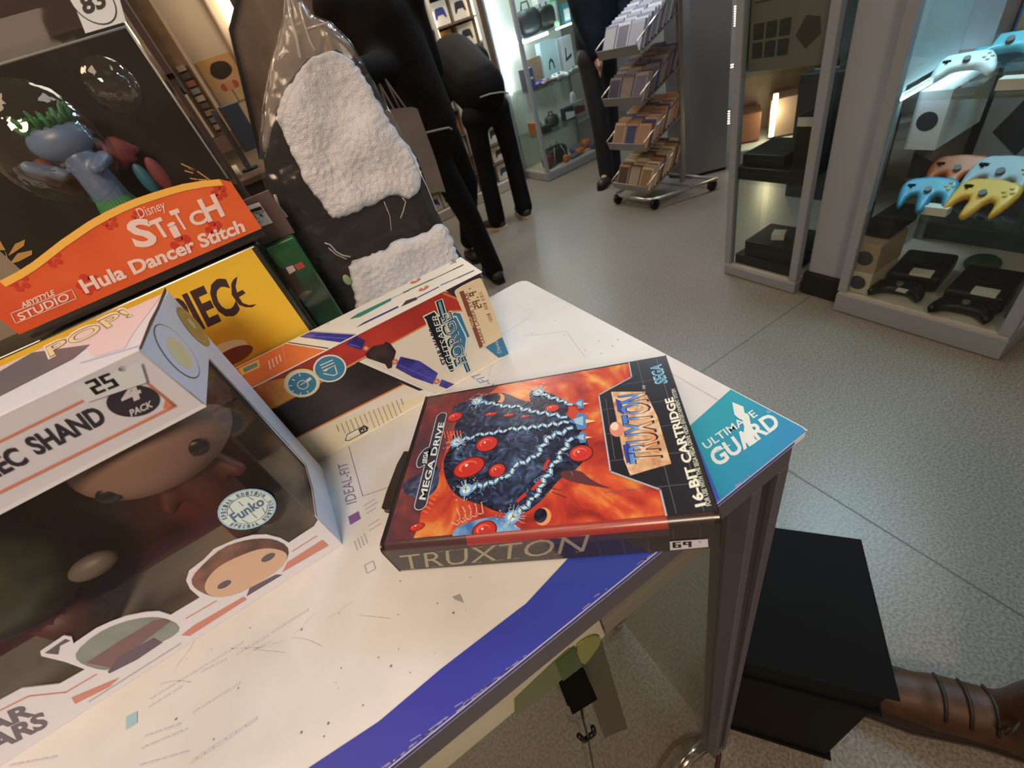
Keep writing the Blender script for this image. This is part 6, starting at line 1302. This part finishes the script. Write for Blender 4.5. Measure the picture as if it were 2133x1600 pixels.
def cabinet_far_corner():
    rib = mat('white_ribbed_panel', (.55, .58, .54), .5); x0, x1, y0, y1 = 2.235, 2.965, 3.73, 4.19
    t = cabinet('glass_cabinet', 'lit glass cabinet of bags and controllers behind the rack, far corner', x0, x1, y0, y1, 2.1, .078, (.385, .735, 1.085, 1.45), back='+y', bm=rib)
    for k in range(30): pass
    b = MB()
    for k in range(28): x = x0+.045+k*.0235; b.b2(x, x+.012, y1-.022, y1-.016, .08, .73, rib)
    b.build('ribs', t)
    led('cold', t, (x0+.05, y1-.05, .74), (x0+.05, y1-.05, 2.05), .006, (.9, .95, 1.0), 40); led('cold', t, (x0+.05, y0+.04, 1.072), (x0+.30, y0+.04, 1.072), .009, (.85, .95, 1.0), 40); led('cold', t, (x0+.38, y0+.03, 1.075), (x1-.06, y0+.03, 1.075), .005, (.85, .95, 1.0), 30); led('cold', t, (x0+.05, y1-.06, 1.072), (x0+.28, y1-.06, 1.072), .009, (.85, .95, 1.0), 40)
    led('cold', t, (x0+.05, y0+.05, 2.07), (x1-.05, y0+.05, 2.07), .007, (.9, .95, 1.0), 40)
    l = bpy.data.lights.new('far_cabinet_light', 'AREA'); l.energy = 9; l.color = (.82, .93, 1); l.shape = 'RECTANGLE'; l.size = .6; l.size_y = .35
    o = bpy.data.objects.new('far_cabinet_light', l); COL.objects.link(o); o.location = ((x0+x1)/2, (y0+y1)/2, 2.03)
    def at(u, v, z, dy=0): q = hz(u, v, z); return (min(max(q.x, x0+.07), x1-.07), min(max(q.y+dy, y0+.07), y1-.07), z+.001)
    blk, org, pur, wht = pcol('bag_black', .02, .022, .026), pcol('orange', .60, .16, .05), pcol('purple', .16, .14, .26), pcol('white_box', .60, .62, .66)
    G = 'things in the far corner cabinet'
    def bag(lab, c, s, m, stripe=None):
        t = thing('travel_bag', lab, 'bag', tuple(c), G); b = MB(); c = Vector(c); b.ell(c+Vector((0, 0, s[2]/2)), (s[0]/2, s[1]/2, s[2]/2), m, fn=lambda p: 1/((abs(p.x)**4+abs(p.y)**4+abs(p.z)**4)**.25)); b.build('bag_body', t)
        h = MB(); h.tube([c+Vector((-s[0]*.2, 0, s[2])), c+Vector((-s[0]*.15, 0, s[2]*1.25)), c+Vector((s[0]*.15, 0, s[2]*1.25)), c+Vector((s[0]*.2, 0, s[2]))], .006, stripe or m); h.build('handle', t)
        if stripe:
            for sg in (-1, 1): h = MB(); h.tube([c+Vector((sg*s[0]*.28, -s[1]*.52, .01)), c+Vector((sg*s[0]*.25, -s[1]*.53, s[2]*.6)), c+Vector((sg*s[0]*.15, -s[1]*.4, s[2])) ], .004, stripe); h.build('strap', t)
    bag('black bag with pale straps on the bottom deck of the far cabinet', (2.47, 3.90, .079), (.24, .14, .15), blk, pcol('pale_strap', .4, .4, .4))
    bag('black bag, left of two on the upper shelf of the far cabinet', (2.47, 3.93, 1.086), (.20, .14, .18), blk); bag('black bag, right of two on the upper shelf of the far cabinet', (2.66, 3.95, 1.086), (.16, .12, .16), pcol('black2', .03, .034, .03))
    bag('small dark camera shaped case on the lower shelf', (2.50, 3.90, .386), (.12, .10, .10), pcol('dark_olive', .03, .034, .03))
    def blob(lab, nm, c, r, m): b = MB(); c = Vector(c); b.ell(c+Vector((0, 0, r[2])), r, m, fn=lambda p: 1/((abs(p.x)**3+abs(p.y)**3+abs(p.z)**3)**(1/3))); solo(b, nm, lab, nm.replace('_', ' '), G)
    blob('orange case at the front of the bottom deck', 'orange_case', (2.50, 3.775, .079), (.03, .025, .035), org); blob('round orange case at the right of the bottom deck', 'orange_case', (2.86, 3.93, .079), (.05, .04, .04), org)
    blob('orange pack between the two purple discs', 'orange_case', (2.70, 3.82, .079), (.05, .03, .03), org); blob('purple disc at the front of the bottom deck', 'purple_case', (2.62, 3.80, .079), (.06, .03, .02), pur); blob('purple disc behind the orange pack', 'purple_case', (2.74, 3.95, .079), (.06, .05, .03), pur); blob('purple and orange case at the right front corner', 'purple_case', (2.86, 3.80, .079), (.05, .03, .03), pcol('purple2', .10, .10, .2))
    blob('red case at the left of the bottom deck', 'red_case', (2.33, 3.83, .079), (.06, .04, .06), pcol('dark_red', .12, .03, .03))
    gamepad('purple game controller on the second lit shelf', (2.43, 3.86, .736), 1.0, .1, pcol('violet_shell', .10, .08, .34), wht, G); gamepad('brown game controller in front of the purple one', (2.47, 3.79, .736), .9, 0, pcol('brown_shell', .16, .10, .07), wht, G); gamepad('white game controller right of the purple one', (2.62, 3.84, .736), 1.0, .2, pcol('white_shell', .62, .68, .72), wht, G, tiltx=.3); gamepad('black and white game controller at the right of the second lit shelf', (2.80, 3.86, .736), .9, .1, pcol('bw_shell', .30, .32, .34), wht, G)
    box_thing('headset_box', 'pale blue box with a headset picture on the second lit shelf', 'box', (2.66, 4.02, .736), (.17, .08, .28), pcol('pale_cyan', .42, .58, .62), group=G, front='-y', fm=pcol('dark_pic', .03, .035, .05), pic=[(.3, .25), (.35, .45), (.5, .55), (.65, .45), (.7, .25), (.62, .25), (.58, .4), (.5, .46), (.42, .4), (.38, .25)])
    box_thing('brown_carton', 'brown carton behind the controllers on the second lit shelf', 'box', (2.50, 4.05, .736), (.14, .08, .20), pcol('brown_card', .22, .15, .10), group=G); box_thing('purple_carton', 'purple carton at the left of the second lit shelf', 'box', (2.31, 3.86, .736), (.06, .14, .16), pcol('dark_purple', .08, .07, .18), group=G, front='-y', fm=wht, pic=[(.2, .5), (.8, .5), (.8, .6), (.2, .6)])
    box_thing('pale_carton', 'pale carton with a dark hook picture at the right end', 'box', (2.86, 4.03, .736), (.12, .08, .26), wht, group=G, front='-y', fm=pcol('dark_pic', .03, .035, .05), pic=[(.2, .3), (.3, .7), (.4, .7), (.34, .4), (.8, .5), (.8, .4)])
    box_thing('headset_carton', 'white and cyan carton with two dark shapes on the top lit shelf', 'box', (2.60, 3.86, 1.265), (.15, .09, .16), wht, group=G, front='-y', fm=blk, pic='pad'); box_thing('green_carton', 'bright green carton beside the white and cyan one', 'box', (2.79, 3.88, 1.25), (.15, .09, .15), pcol('green_card', .05, .34, .10), group=G)
    box_thing('teal_pack', 'teal and white pack hanging right of the black bags', 'box', (2.80, 3.86, 1.086), (.07, .05, .13), pcol('teal_card', .06, .24, .24), group=G, front='-y', fm=wht, pic='half'); blob('pink pouch on the upper lit shelf', 'pink_pouch', (2.88, 3.86, 1.086), (.03, .03, .025), pcol('pink', .45, .14, .14)); blob('pale green card in front of the black bags', 'green_tag', (2.66, 3.80, 1.086), (.025, .01, .02), pcol('lime', .30, .55, .28))
    box_thing('small_unit', 'small dark boxed gadget at the front left of the lower shelf', 'box', (2.36, 3.80, .386), (.08, .06, .06), blk, group=G); box_thing('gadget_carton', 'dark carton with a white tag on the lower shelf', 'box', (2.70, 3.92, .386), (.10, .08, .10), pcol('dark_pic', .03, .035, .05), group=G, front='-y', fm=wht, pic='band'); box_thing('clear_blister', 'grey and red blister pack right of the dark carton', 'box', (2.84, 3.94, .386), (.12, .06, .11), G and pcol('grey_lit', .26, .26, .27), group=G, front='-y', fm=pcol('dark_red', .12, .03, .03), pic='band')
    blob('small white figure at the right of the lower shelf', 'white_figure', (2.88, 4.05, .386), (.03, .025, .09), wht)
    box_thing('yellow_red_pack', 'red and yellow pack seen through the left end glass', 'box', (2.31, 3.90, .386-.0), (.05, .16, .10), pcol('rust', .40, .12, .05), group=G, front='-y', fm=pcol('yell', .6, .45, .1), pic='half')
cabinet_far_corner()
def shelves_of_controllers():
    x0, x1, yf, yb = .95, 2.12, 4.06, 4.42; amb = mat('amber_back_panel', (.62, .44, .22), .6)
    t = thing('lit_wall_shelves', 'warmly lit wall shelves of boxed controllers behind the bending person', 'shelves', ((x0+x1)/2, 4.24, 0))
    fr = mat('shelf_frame_grey', (.40, .37, .33), .5)
    b = MB(); b.b2(x0, x1, yb, yb+.01, .09, 2.1, amb); b.build('back_panel', t); b = MB(); b.b2(x0, x1, yf-.02, yb, .003, .085, fr); b.build('plinth', t, bevel=.003)
    for x in (x0, 1.70, x1-.03): b = MB(); b.b2(x, x+.03, yf-.0, yb-.001, .086, 2.1, fr); b.build('divider', t)
    zs = (.26, .42, .60, .80, 1.00, 1.165, 1.345, 1.56, 1.8)
    for z in zs:
        for a, c in ((x0+.031, 1.699), (1.731, x1-.031)): b = MB(); b.b2(a, c, yf+.005, yb-.002, z-.014, z-.002, mat('shelf_edge_dark', (.09, .07, .05), .5)); b.build('shelf', t)
    l = bpy.data.lights.new('shelf_light', 'AREA'); l.energy = 20; l.color = (1, .82, .56); l.shape = 'RECTANGLE'; l.size = 1.1; l.size_y = .3
    o = bpy.data.objects.new('shelf_light', l); COL.objects.link(o); o.location = (1.55, 3.86, 2.2); o.rotation_euler = (math.radians(18), 0, 0)
    for k, z in enumerate((.12, .44, .82, 1.18, 1.6)):
        led('warm', t, (1.735, yf+.02, z+.10), (1.735, yf+.02, z+.26), .005, (1, .82, .5), 14)
        led('warm', t, (x1-.034, yf+.02, z), (x1-.034, yf+.02, z+.30), .004, (1, .82, .5), 10)
    rr = random.Random(9); W = mat('controller_carton', (.56, .50, .42), .4); K = mat('controller_picture', (.025, .022, .025), .4); B = mat('blue_controller_picture', (.03, .04, .16), .4); O = mat('orange_card', (.42, .19, .05), .5)
    lv = (.088,)+zs; nm = ['lowest', 'second', 'third', 'fourth', 'fifth', 'sixth', 'seventh', 'eighth', 'ninth', 'tenth']
    first = None
    for k, z in enumerate(lv[:9]):
        hgt = min(.15, (lv[k+1] if k+1 < len(lv) else 2.05)-z-.03)
        for j, x in enumerate((1.045, 1.20, 1.355, 1.51, 1.64, 1.81, 1.99)):
            kind = (k*3+j) % 5
            if kind == 3 and j > 2: box_thing('product_carton', 'amber carton on the %s shelf of the lit wall shelves, column %s from left' % (nm[k], ['one', 'two', 'three', 'four', 'five', 'six', 'seven'][j]), 'box', (x, yf+.11, z+.001), (.11, .10, hgt), O, group='amber cartons on the lit shelves'); continue
            box_thing('controller_box', 'white boxed controller on the %s shelf of the lit wall shelves' % nm[k], 'controller box', (x, yf+.10, z+.001), (.145 if j != 4 else .10, .10, hgt), W, group='boxed controllers on the %s lit shelf' % nm[k], front='-y', fm=B if kind == 1 else K, pic='pad')
shelves_of_controllers()
# ------------------------------------------------------------------ right background beyond the tower
def right_back():
    # folded grey side panel
    t = thing('partition_panel', 'tall grey folded metal panel beside the wheeled rack', 'partition', (2.8, 2.5, 0)); gm = mat('partition_grey', (.24, .245, .265), .45, metal=.2)
    fp = [(2.60, 2.58), (2.632, 2.40), (2.83, 2.262), (2.86, 2.30), (2.67, 2.43), (2.64, 2.59)]
    b = MB(); b.prism([Vector((x, y, .02)) for x, y in fp], (0, 0, 2.5), gm); b.build('panel', t); b = MB(); b.prism([Vector((x, y, 0)) for x, y in fp], (0, 0, .0195), BLACK); b.build('base_strip', t)
    # lit cabinet beyond it
    d = Vector((.62, -.78, 0)); n = Vector((.78, .62, 0)); P = Vector((2.875, 2.24, 0)); rzz = math.atan2(d.y, d.x)
    t = thing('lit_cabinet', 'lit wall cabinet with warm light strips seen behind the narrow glass tower', 'display cabinet', tuple(P+d*.7+n*.2)); wm = pcol('cabinet_white', .42, .42, .44); bk = ramp_noise('reddish_back', [(.35, (.16, .085, .07)), (.6, (.24, .16, .12)), (.8, (.36, .30, .22))], 5, .5)
    def bx(nm, s0, s1, n0, n1, z0, z1, m): b = MB(); c = P+d*(s0+s1)/2+n*(n0+n1)/2; b.box((c.x, c.y, (z0+z1)/2), (s1-s0, n1-n0, z1-z0), m, rz=rzz); return b.build(nm, t)
    bx('plinth', 0, 1.5, 0, .45, .003, .10, wm); bx('back_panel', 0, 1.5, .43, .45, .101, 2.2, bk); bx('side_panel', -.012, 0, .02, .45, .101, 2.2, wm)
    for z in (.55, 1.02, 1.45): bx('shelf', .002, 1.49, .02, .428, z, z+.012, wm)
    for s in (.74,): bx('divider', s, s+.03, .03, .42, .104, 2.2, pcol('pale_green_grey', .30, .31, .27))
    Fb = Face(P+n*.425, d, (0, 0, 1))
    m = mat('led_warm_bright', (1, 1, 1), .5, emit=(1, .78, .42), es=22)
    Ff = Face(P+n*.06, d, (0, 0, 1)); a, b2 = Ff.px((1617, 196)), Ff.px((1606, 284)); q = MB(); q.cyl(Ff.P(a[0], a[1], 0), Ff.P(b2[0], b2[1], 0), .014, m, n=10); q.build('led_strip', t)
    l = bpy.data.lights.new('cabinet_strip_light', 'POINT'); l.energy = 3.0; l.color = (1, .8, .5); l.shadow_soft_size = .05; o = bpy.data.objects.new('cabinet_strip_light', l); COL.objects.link(o); o.location = Ff.P((a[0]+b2[0])/2, (a[1]+b2[1])/2, -.08)
    m2 = mat('led_dots', (1, 1, 1), .5, emit=(1, .88, .62), es=4)
    for u, v0, v1 in ((1533, 12, 52), (1528, 133, 142), (1522, 230, 256)):
        k = int((v1-v0)/5)+1
        for i in range(k):
            x, y = Fb.px((u-(v0+i*5)*.02, v0+i*5)); q = MB(); q.box(Fb.P(x, y, .03), (.02, .005, .005), m2, rz=rzz); q.build('led_dot', t)
    # cartons on its shelves
    cs = [(.10, .113, .16, .20, (.20, .08, .06)), (.30, .113, .2, .26, (.30, .20, .17)), (.55, .113, .18, .2, (.12, .12, .13)), (.14, .563, .18, .26, (.26, .16, .12)), (.36, .563, .16, .24, (.18, .15, .2)), (.60, .563, .2, .28, (.34, .30, .24)), (.92, .563, .2, .30, (.28, .32, .30)), (1.2, .563, .2, .26, (.2, .24, .26)), (.2, 1.033, .2, .26, (.3, .28, .26)), (.5, 1.033, .2, .22, (.14, .2, .24)), (.95, 1.033, .2, .3, (.30, .33, .36)), (1.25, 1.033, .2, .3, (.4, .42, .42))]
    ad = ['dark red', 'pink brown', 'charcoal', 'brown', 'violet grey', 'cream', 'grey green', 'blue grey', 'beige', 'teal', 'pale blue', 'pale grey']
    for i, (s, z, w_, h_, c) in enumerate(cs):
        p = P+d*s+n*.25; box_thing('shelf_carton', '%s carton in the lit cabinet behind the glass tower' % ad[i], 'box', (p.x, p.y, z), (w_*.8, .2, h_*.9), pcol('sc%d' % i, *c), rz=rzz, group=None)
    # dark rack of accessories between tower and column
    t = thing('accessory_shelf', 'dark accessory shelf seen between the glass tower and the pale column', 'shelf', (2.75, 1.45, 0)); dk = pcol('navy_shelf', .02, .024, .034)
    b = MB(); b.b2(2.55, 2.95, 1.30, 1.62, 0, .62, dk); b.build('cabinet', t, bevel=.005); b = MB(); b.b2(2.9, 2.95, 1.30, 1.62, .63, 1.5, dk); b.build('back_board', t)
    for k, (lab, y, z, s, c) in enumerate((('white box on the accessory shelf', 1.52, .621, (.2, .12, .09), (.5, .5, .5)), ('cream box on the accessory shelf', 1.38, .621, (.2, .10, .12), (.4, .36, .3)), ('teal and white box on the accessory shelf', 1.50, .72, (.16, .12, .10), (.3, .42, .42)))):
        box_thing('accessory_box', lab, 'box', (2.70, y, z), s, pcol('ac%d' % k, *c), front='-x', fm=dk, pic='band')
right_back()
# ------------------------------------------------------------------ left background
def left_back():
    Y = 5.29; W = lambda u, v, y=Y: hy(u, v, y)
    # pin board of sleeves / product shelves on the wall
    t = thing('product_shelf', 'wall shelf unit with small colourful packs, seen right of the banner box', 'shelf', (-.2, 5.2, 1.18)); fr = mat('cream_frame', (.58, .47, .34), .5); dk = mat('brown_dark', (.05, .032, .022), .6)
    b = MB(); b.b2(-.80, -.02, 5.27, 5.298, 1.19, 2.5, mat('tan_back', (.34, .24, .15), .6, noise_amt=.2, nscale=9)); b.build('back_board', t)
    for x in (-.215, -.045): b = MB(); b.b2(x, x+.028, 5.13, 5.268, 1.19, 2.5, fr); b.build('upright', t)
    for z in (1.20, 1.36, 1.52, 1.70, 1.90, 2.10): b = MB(); b.b2(-.80, -.218, 5.14, 5.268, z, z+.014, dk); b.build('shelf', t)
    b = MB(); b.b2(-.80, -.02, 5.10, 5.298, 1.06, 1.185, mat('brown_ledge', (.16, .10, .075), .5)); b.build('ledge', t)
    rr = random.Random(21); cs = [(.45, .34, .26), (.12, .10, .10), (.36, .12, .08), (.20, .22, .32), (.5, .42, .34), (.08, .07, .07), (.42, .26, .16), (.26, .28, .30)]; cn = ['beige', 'black', 'rust red', 'slate blue', 'cream', 'dark', 'tan', 'grey']
    rows = {1.215: 'lowest', 1.375: 'second', 1.535: 'third', 1.715: 'fourth', 1.915: 'fifth'}
    for z, nm in rows.items():
        for k in range(8):
            i = rr.randrange(8); h_ = rr.uniform(.09, .13); b = MB(); b.box((-.255-k*.052, 5.20, z+h_/2), (.046, .05, h_), pcol('pk%d' % i, *cs[i])); b.box((-.255-k*.052, 5.1742, z+h_*.55), (.032, .0015, h_*.4), pcol('pk%d' % ((i+3) % 8), *cs[(i+3) % 8])); solo(b, 'small_pack', 'small %s pack on the %s shelf of the left wall unit' % (cn[i], nm), 'pack', 'small packs on the left wall unit')
    # narrow column of tiny items between the uprights
    for k in range(9): b = MB(); b.box((-.115, 5.24, 1.25+k*.055), (.07, .03, .04), pcol('pk%d' % (k*3 % 8), *cs[k*3 % 8])); solo(b, 'small_pack', 'tiny pack in the narrow strip between the cream uprights', 'pack', 'tiny packs between the uprights')
    # poster with plain abstract shapes
    t = thing('poster', 'orange and cream wall poster with a plain black and red shape', 'poster', (.15, 5.28, 1.38)); F = Face((.0, 5.285, 1.37), (1, 0, 0), (0, 0, 1))
    b = MB(); b.b2(.005, .30, 5.286, 5.298, 1.37, 1.70, grad_mat('poster_paper', (0, 0, 0), (0, 0, 1), .33, [(0, (.62, .48, .30)), (.5, (.66, .40, .20)), (1, (.58, .34, .13))], .6)); b.build('sheet', t)
    p = Print(F, step=.001, base=.0008); p.poly(smooth_loop([(.06, .22), (.10, .29), (.17, .30), (.24, .28), (.26, .22), (.20, .18), (.12, .17)], 1), mat('poster_black', (.03, .02, .015), .6), 0, px=False)
    p.circ((.11, .12), None, mat('poster_red', (.5, .10, .05), .6), 0, px=False, rad=.028); p.circ((.21, .12), None, mat('poster_red', (.5, .10, .05), .6), 0, px=False, rad=.028); p.circ((.16, .12), None, mat('poster_peach', (.62, .34, .18), .6), 1, px=False, rad=.035); p.line([(.16, .085), (.16, .0)], .006, mat('poster_black', (.03, .02, .015), .6), 1, px=False); p.build('poster_print', t)
    # wall pilaster and lit lamp box
    b = MB(); b.b2(.32, .42, 5.22, 5.298, 1.0, 2.9, mat('cream_pilaster', (.66, .55, .42), .6)); b.build('trim_2', kind='structure', bevel=.02, seg=4)
    t = thing('wall_lamp', 'bright cream wall lamp at the top of the left wall', 'lamp', (.49, 5.2, 1.80)); b = MB(); b.b2(.425, .58, 5.16, 5.26, 1.80, 2.3, mat('lamp_glow', (1, 1, 1), .5, emit=(1, .80, .52), es=4.5)); b.build('lamp_box', t)
    l = bpy.data.lights.new('wall_lamp_light', 'POINT'); l.energy = 2.5; l.color = (1, .8, .55); l.shadow_soft_size = .1; o = bpy.data.objects.new('wall_lamp_light', l); COL.objects.link(o); o.location = (.45, 4.95, 1.95)
    # sales desk, screen and leaning framed board
    t = thing('sales_desk', 'dark sales desk behind the bagged backpack', 'desk', (-.1, 3.3, 0)); dk = mat('dark_desk', (.028, .018, .016), .45)
    b = MB(); b.b2(-1.2, .34, 3.0, 3.6, .0, .955, dk); b.build('body', t, bevel=.004); b = MB(); b.b2(-1.22, .36, 2.98, 3.62, .9555, .985, mat('desk_top_brown', (.10, .065, .045), .4)); b.build('desk_top', t, bevel=.003)
    t = thing('computer_screen', 'slim dark screen on a grey stand on the sales desk', 'screen', (-.02, 3.4, .985)); b = MB(); b.box((.035, 3.40, 1.20), (.12, .03, .24), mat('screen_dark', (.035, .038, .045), .3), rz=.5); b.build('screen', t, bevel=.004)
    b = MB(); b.b2(-.07, -.035, 3.40, 3.44, .986, 1.32, mat('stand_grey', (.07, .06, .06), .5)); b.build('stand', t, bevel=.004); b = MB(); b.cyl((-.05, 3.42, .9855), (-.05, 3.42, 1.0), .05, BLACK, n=18); b.build('foot', t)
    b = MB(); b.box((-.20, 3.25, 1.05), (.06, .06, .13), mat('device_black', (.014, .011, .011), .4)); solo(b, 'card_reader', 'black upright card reader on the sales desk', 'card reader', bevel=.015)
    b = MB(); b.cyl((-.13, 3.22, .9855), (-.13, 3.22, 1.05), .028, mat('cream_plastic', (.62, .52, .36), .5), n=18); solo(b, 'paper_roll', 'cream paper roll beside the black card reader', 'roll')
    t = thing('framed_board', 'large brown board in a dark frame leaning above the sales desk', 'board', (.32, 2.9, 1.05)); F = Face((0, 2.9, 1.0), (1, 0, 0), (0, 0, 1)); o = [F.px(v) for v in ((476, 60), (505, -60), (700, -60), (640, 332), (540, 332))]
    cx = sum(p[0] for p in o)/5; cy = sum(p[1] for p in o)/5; i = [(cx+(x-cx)*.90, cy+(y-cy)*.93) for x, y in o]
    b = MB(); panel(b, F, o, [i], mat('dark_frame_wood', (.022, .018, .012), .5), th=.03, px=False); b.build('frame', t)
    b = MB(); panel(b, Face((0, 2.912, 1.0), (1, 0, 0), (0, 0, 1)), i, [], ramp_noise('board_brown', [(.35, (.13, .075, .045)), (.55, (.22, .15, .10)), (.7, (.30, .23, .17))], 4, .5, stretch=(1, 1, .4)), th=.015, px=False); b.build('panel', t)
    # wall display of pink and orange posters between the desk and the lit shelves
    t = thing('display_wall', 'dark display wall with shelves of pink and red packs behind the black coat', 'shelf', (.68, 4.3, 0)); b = MB(); b.b2(.42, .93, 4.30, 4.34, .02, 2.3, mat('dark_green_board', (.03, .032, .022), .6)); b.build('board', t)
    for z in (1.42, 1.20): b = MB(); b.b2(.43, .93, 4.12, 4.299, z-.02, z, mat('olive_shelf', (.10, .08, .05), .5)); b.build('shelf', t)
    for lab, x, z, s, c, f in (('red and pink pack with dark figures at the left of the top shelf', .62, 1.421, (.14, .03, .24), (.30, .08, .08), (.5, .30, .26)), ('pink poster pack with a tan edge on the top shelf', .80, 1.421, (.15, .03, .26), (.62, .24, .22), (.20, .10, .10)), ('orange brown pack at the right of the top shelf', .895, 1.421, (.03, .05, .26), (.45, .24, .12), (.3, .15, .1)), ('crimson pack on the lower shelf', .86, 1.201, (.12, .04, .16), (.34, .04, .06), (.5, .3, .3))):
        box_thing('poster_pack', lab, 'pack', (x, 4.2, z), s, pcol('pp%.2f' % x, *c), front='-y', fm=pcol('pq%.2f' % x, *f), pic=[(.2, .1), (.3, .8), (.5, .9), (.6, .5), (.8, .3), (.7, .1)])
    # dark board behind the banner box
    b = MB(); b.b2(-.75, -.045, 1.2, 1.23, 1.33, 2.3, mat('dark_red_board', (.030, .010, .008), .6, noise_amt=.3, nscale=4)); b.b2(-.75, -.045, 1.22, 1.30, 1.30, 1.33, mat('dark_red_board', (.030, .010, .008))); b.b2(-.74, -.70, 1.2, 1.24, 0, 1.31, mat('dark_red_board', (.030, .010, .008))); b.b2(-.09, -.05, 1.2, 1.24, 0, 1.31, mat('dark_red_board', (.03, .01, .008)))
    solo(b, 'dark_stand', 'dark red-brown standing board behind the banner box', 'board')
left_back()
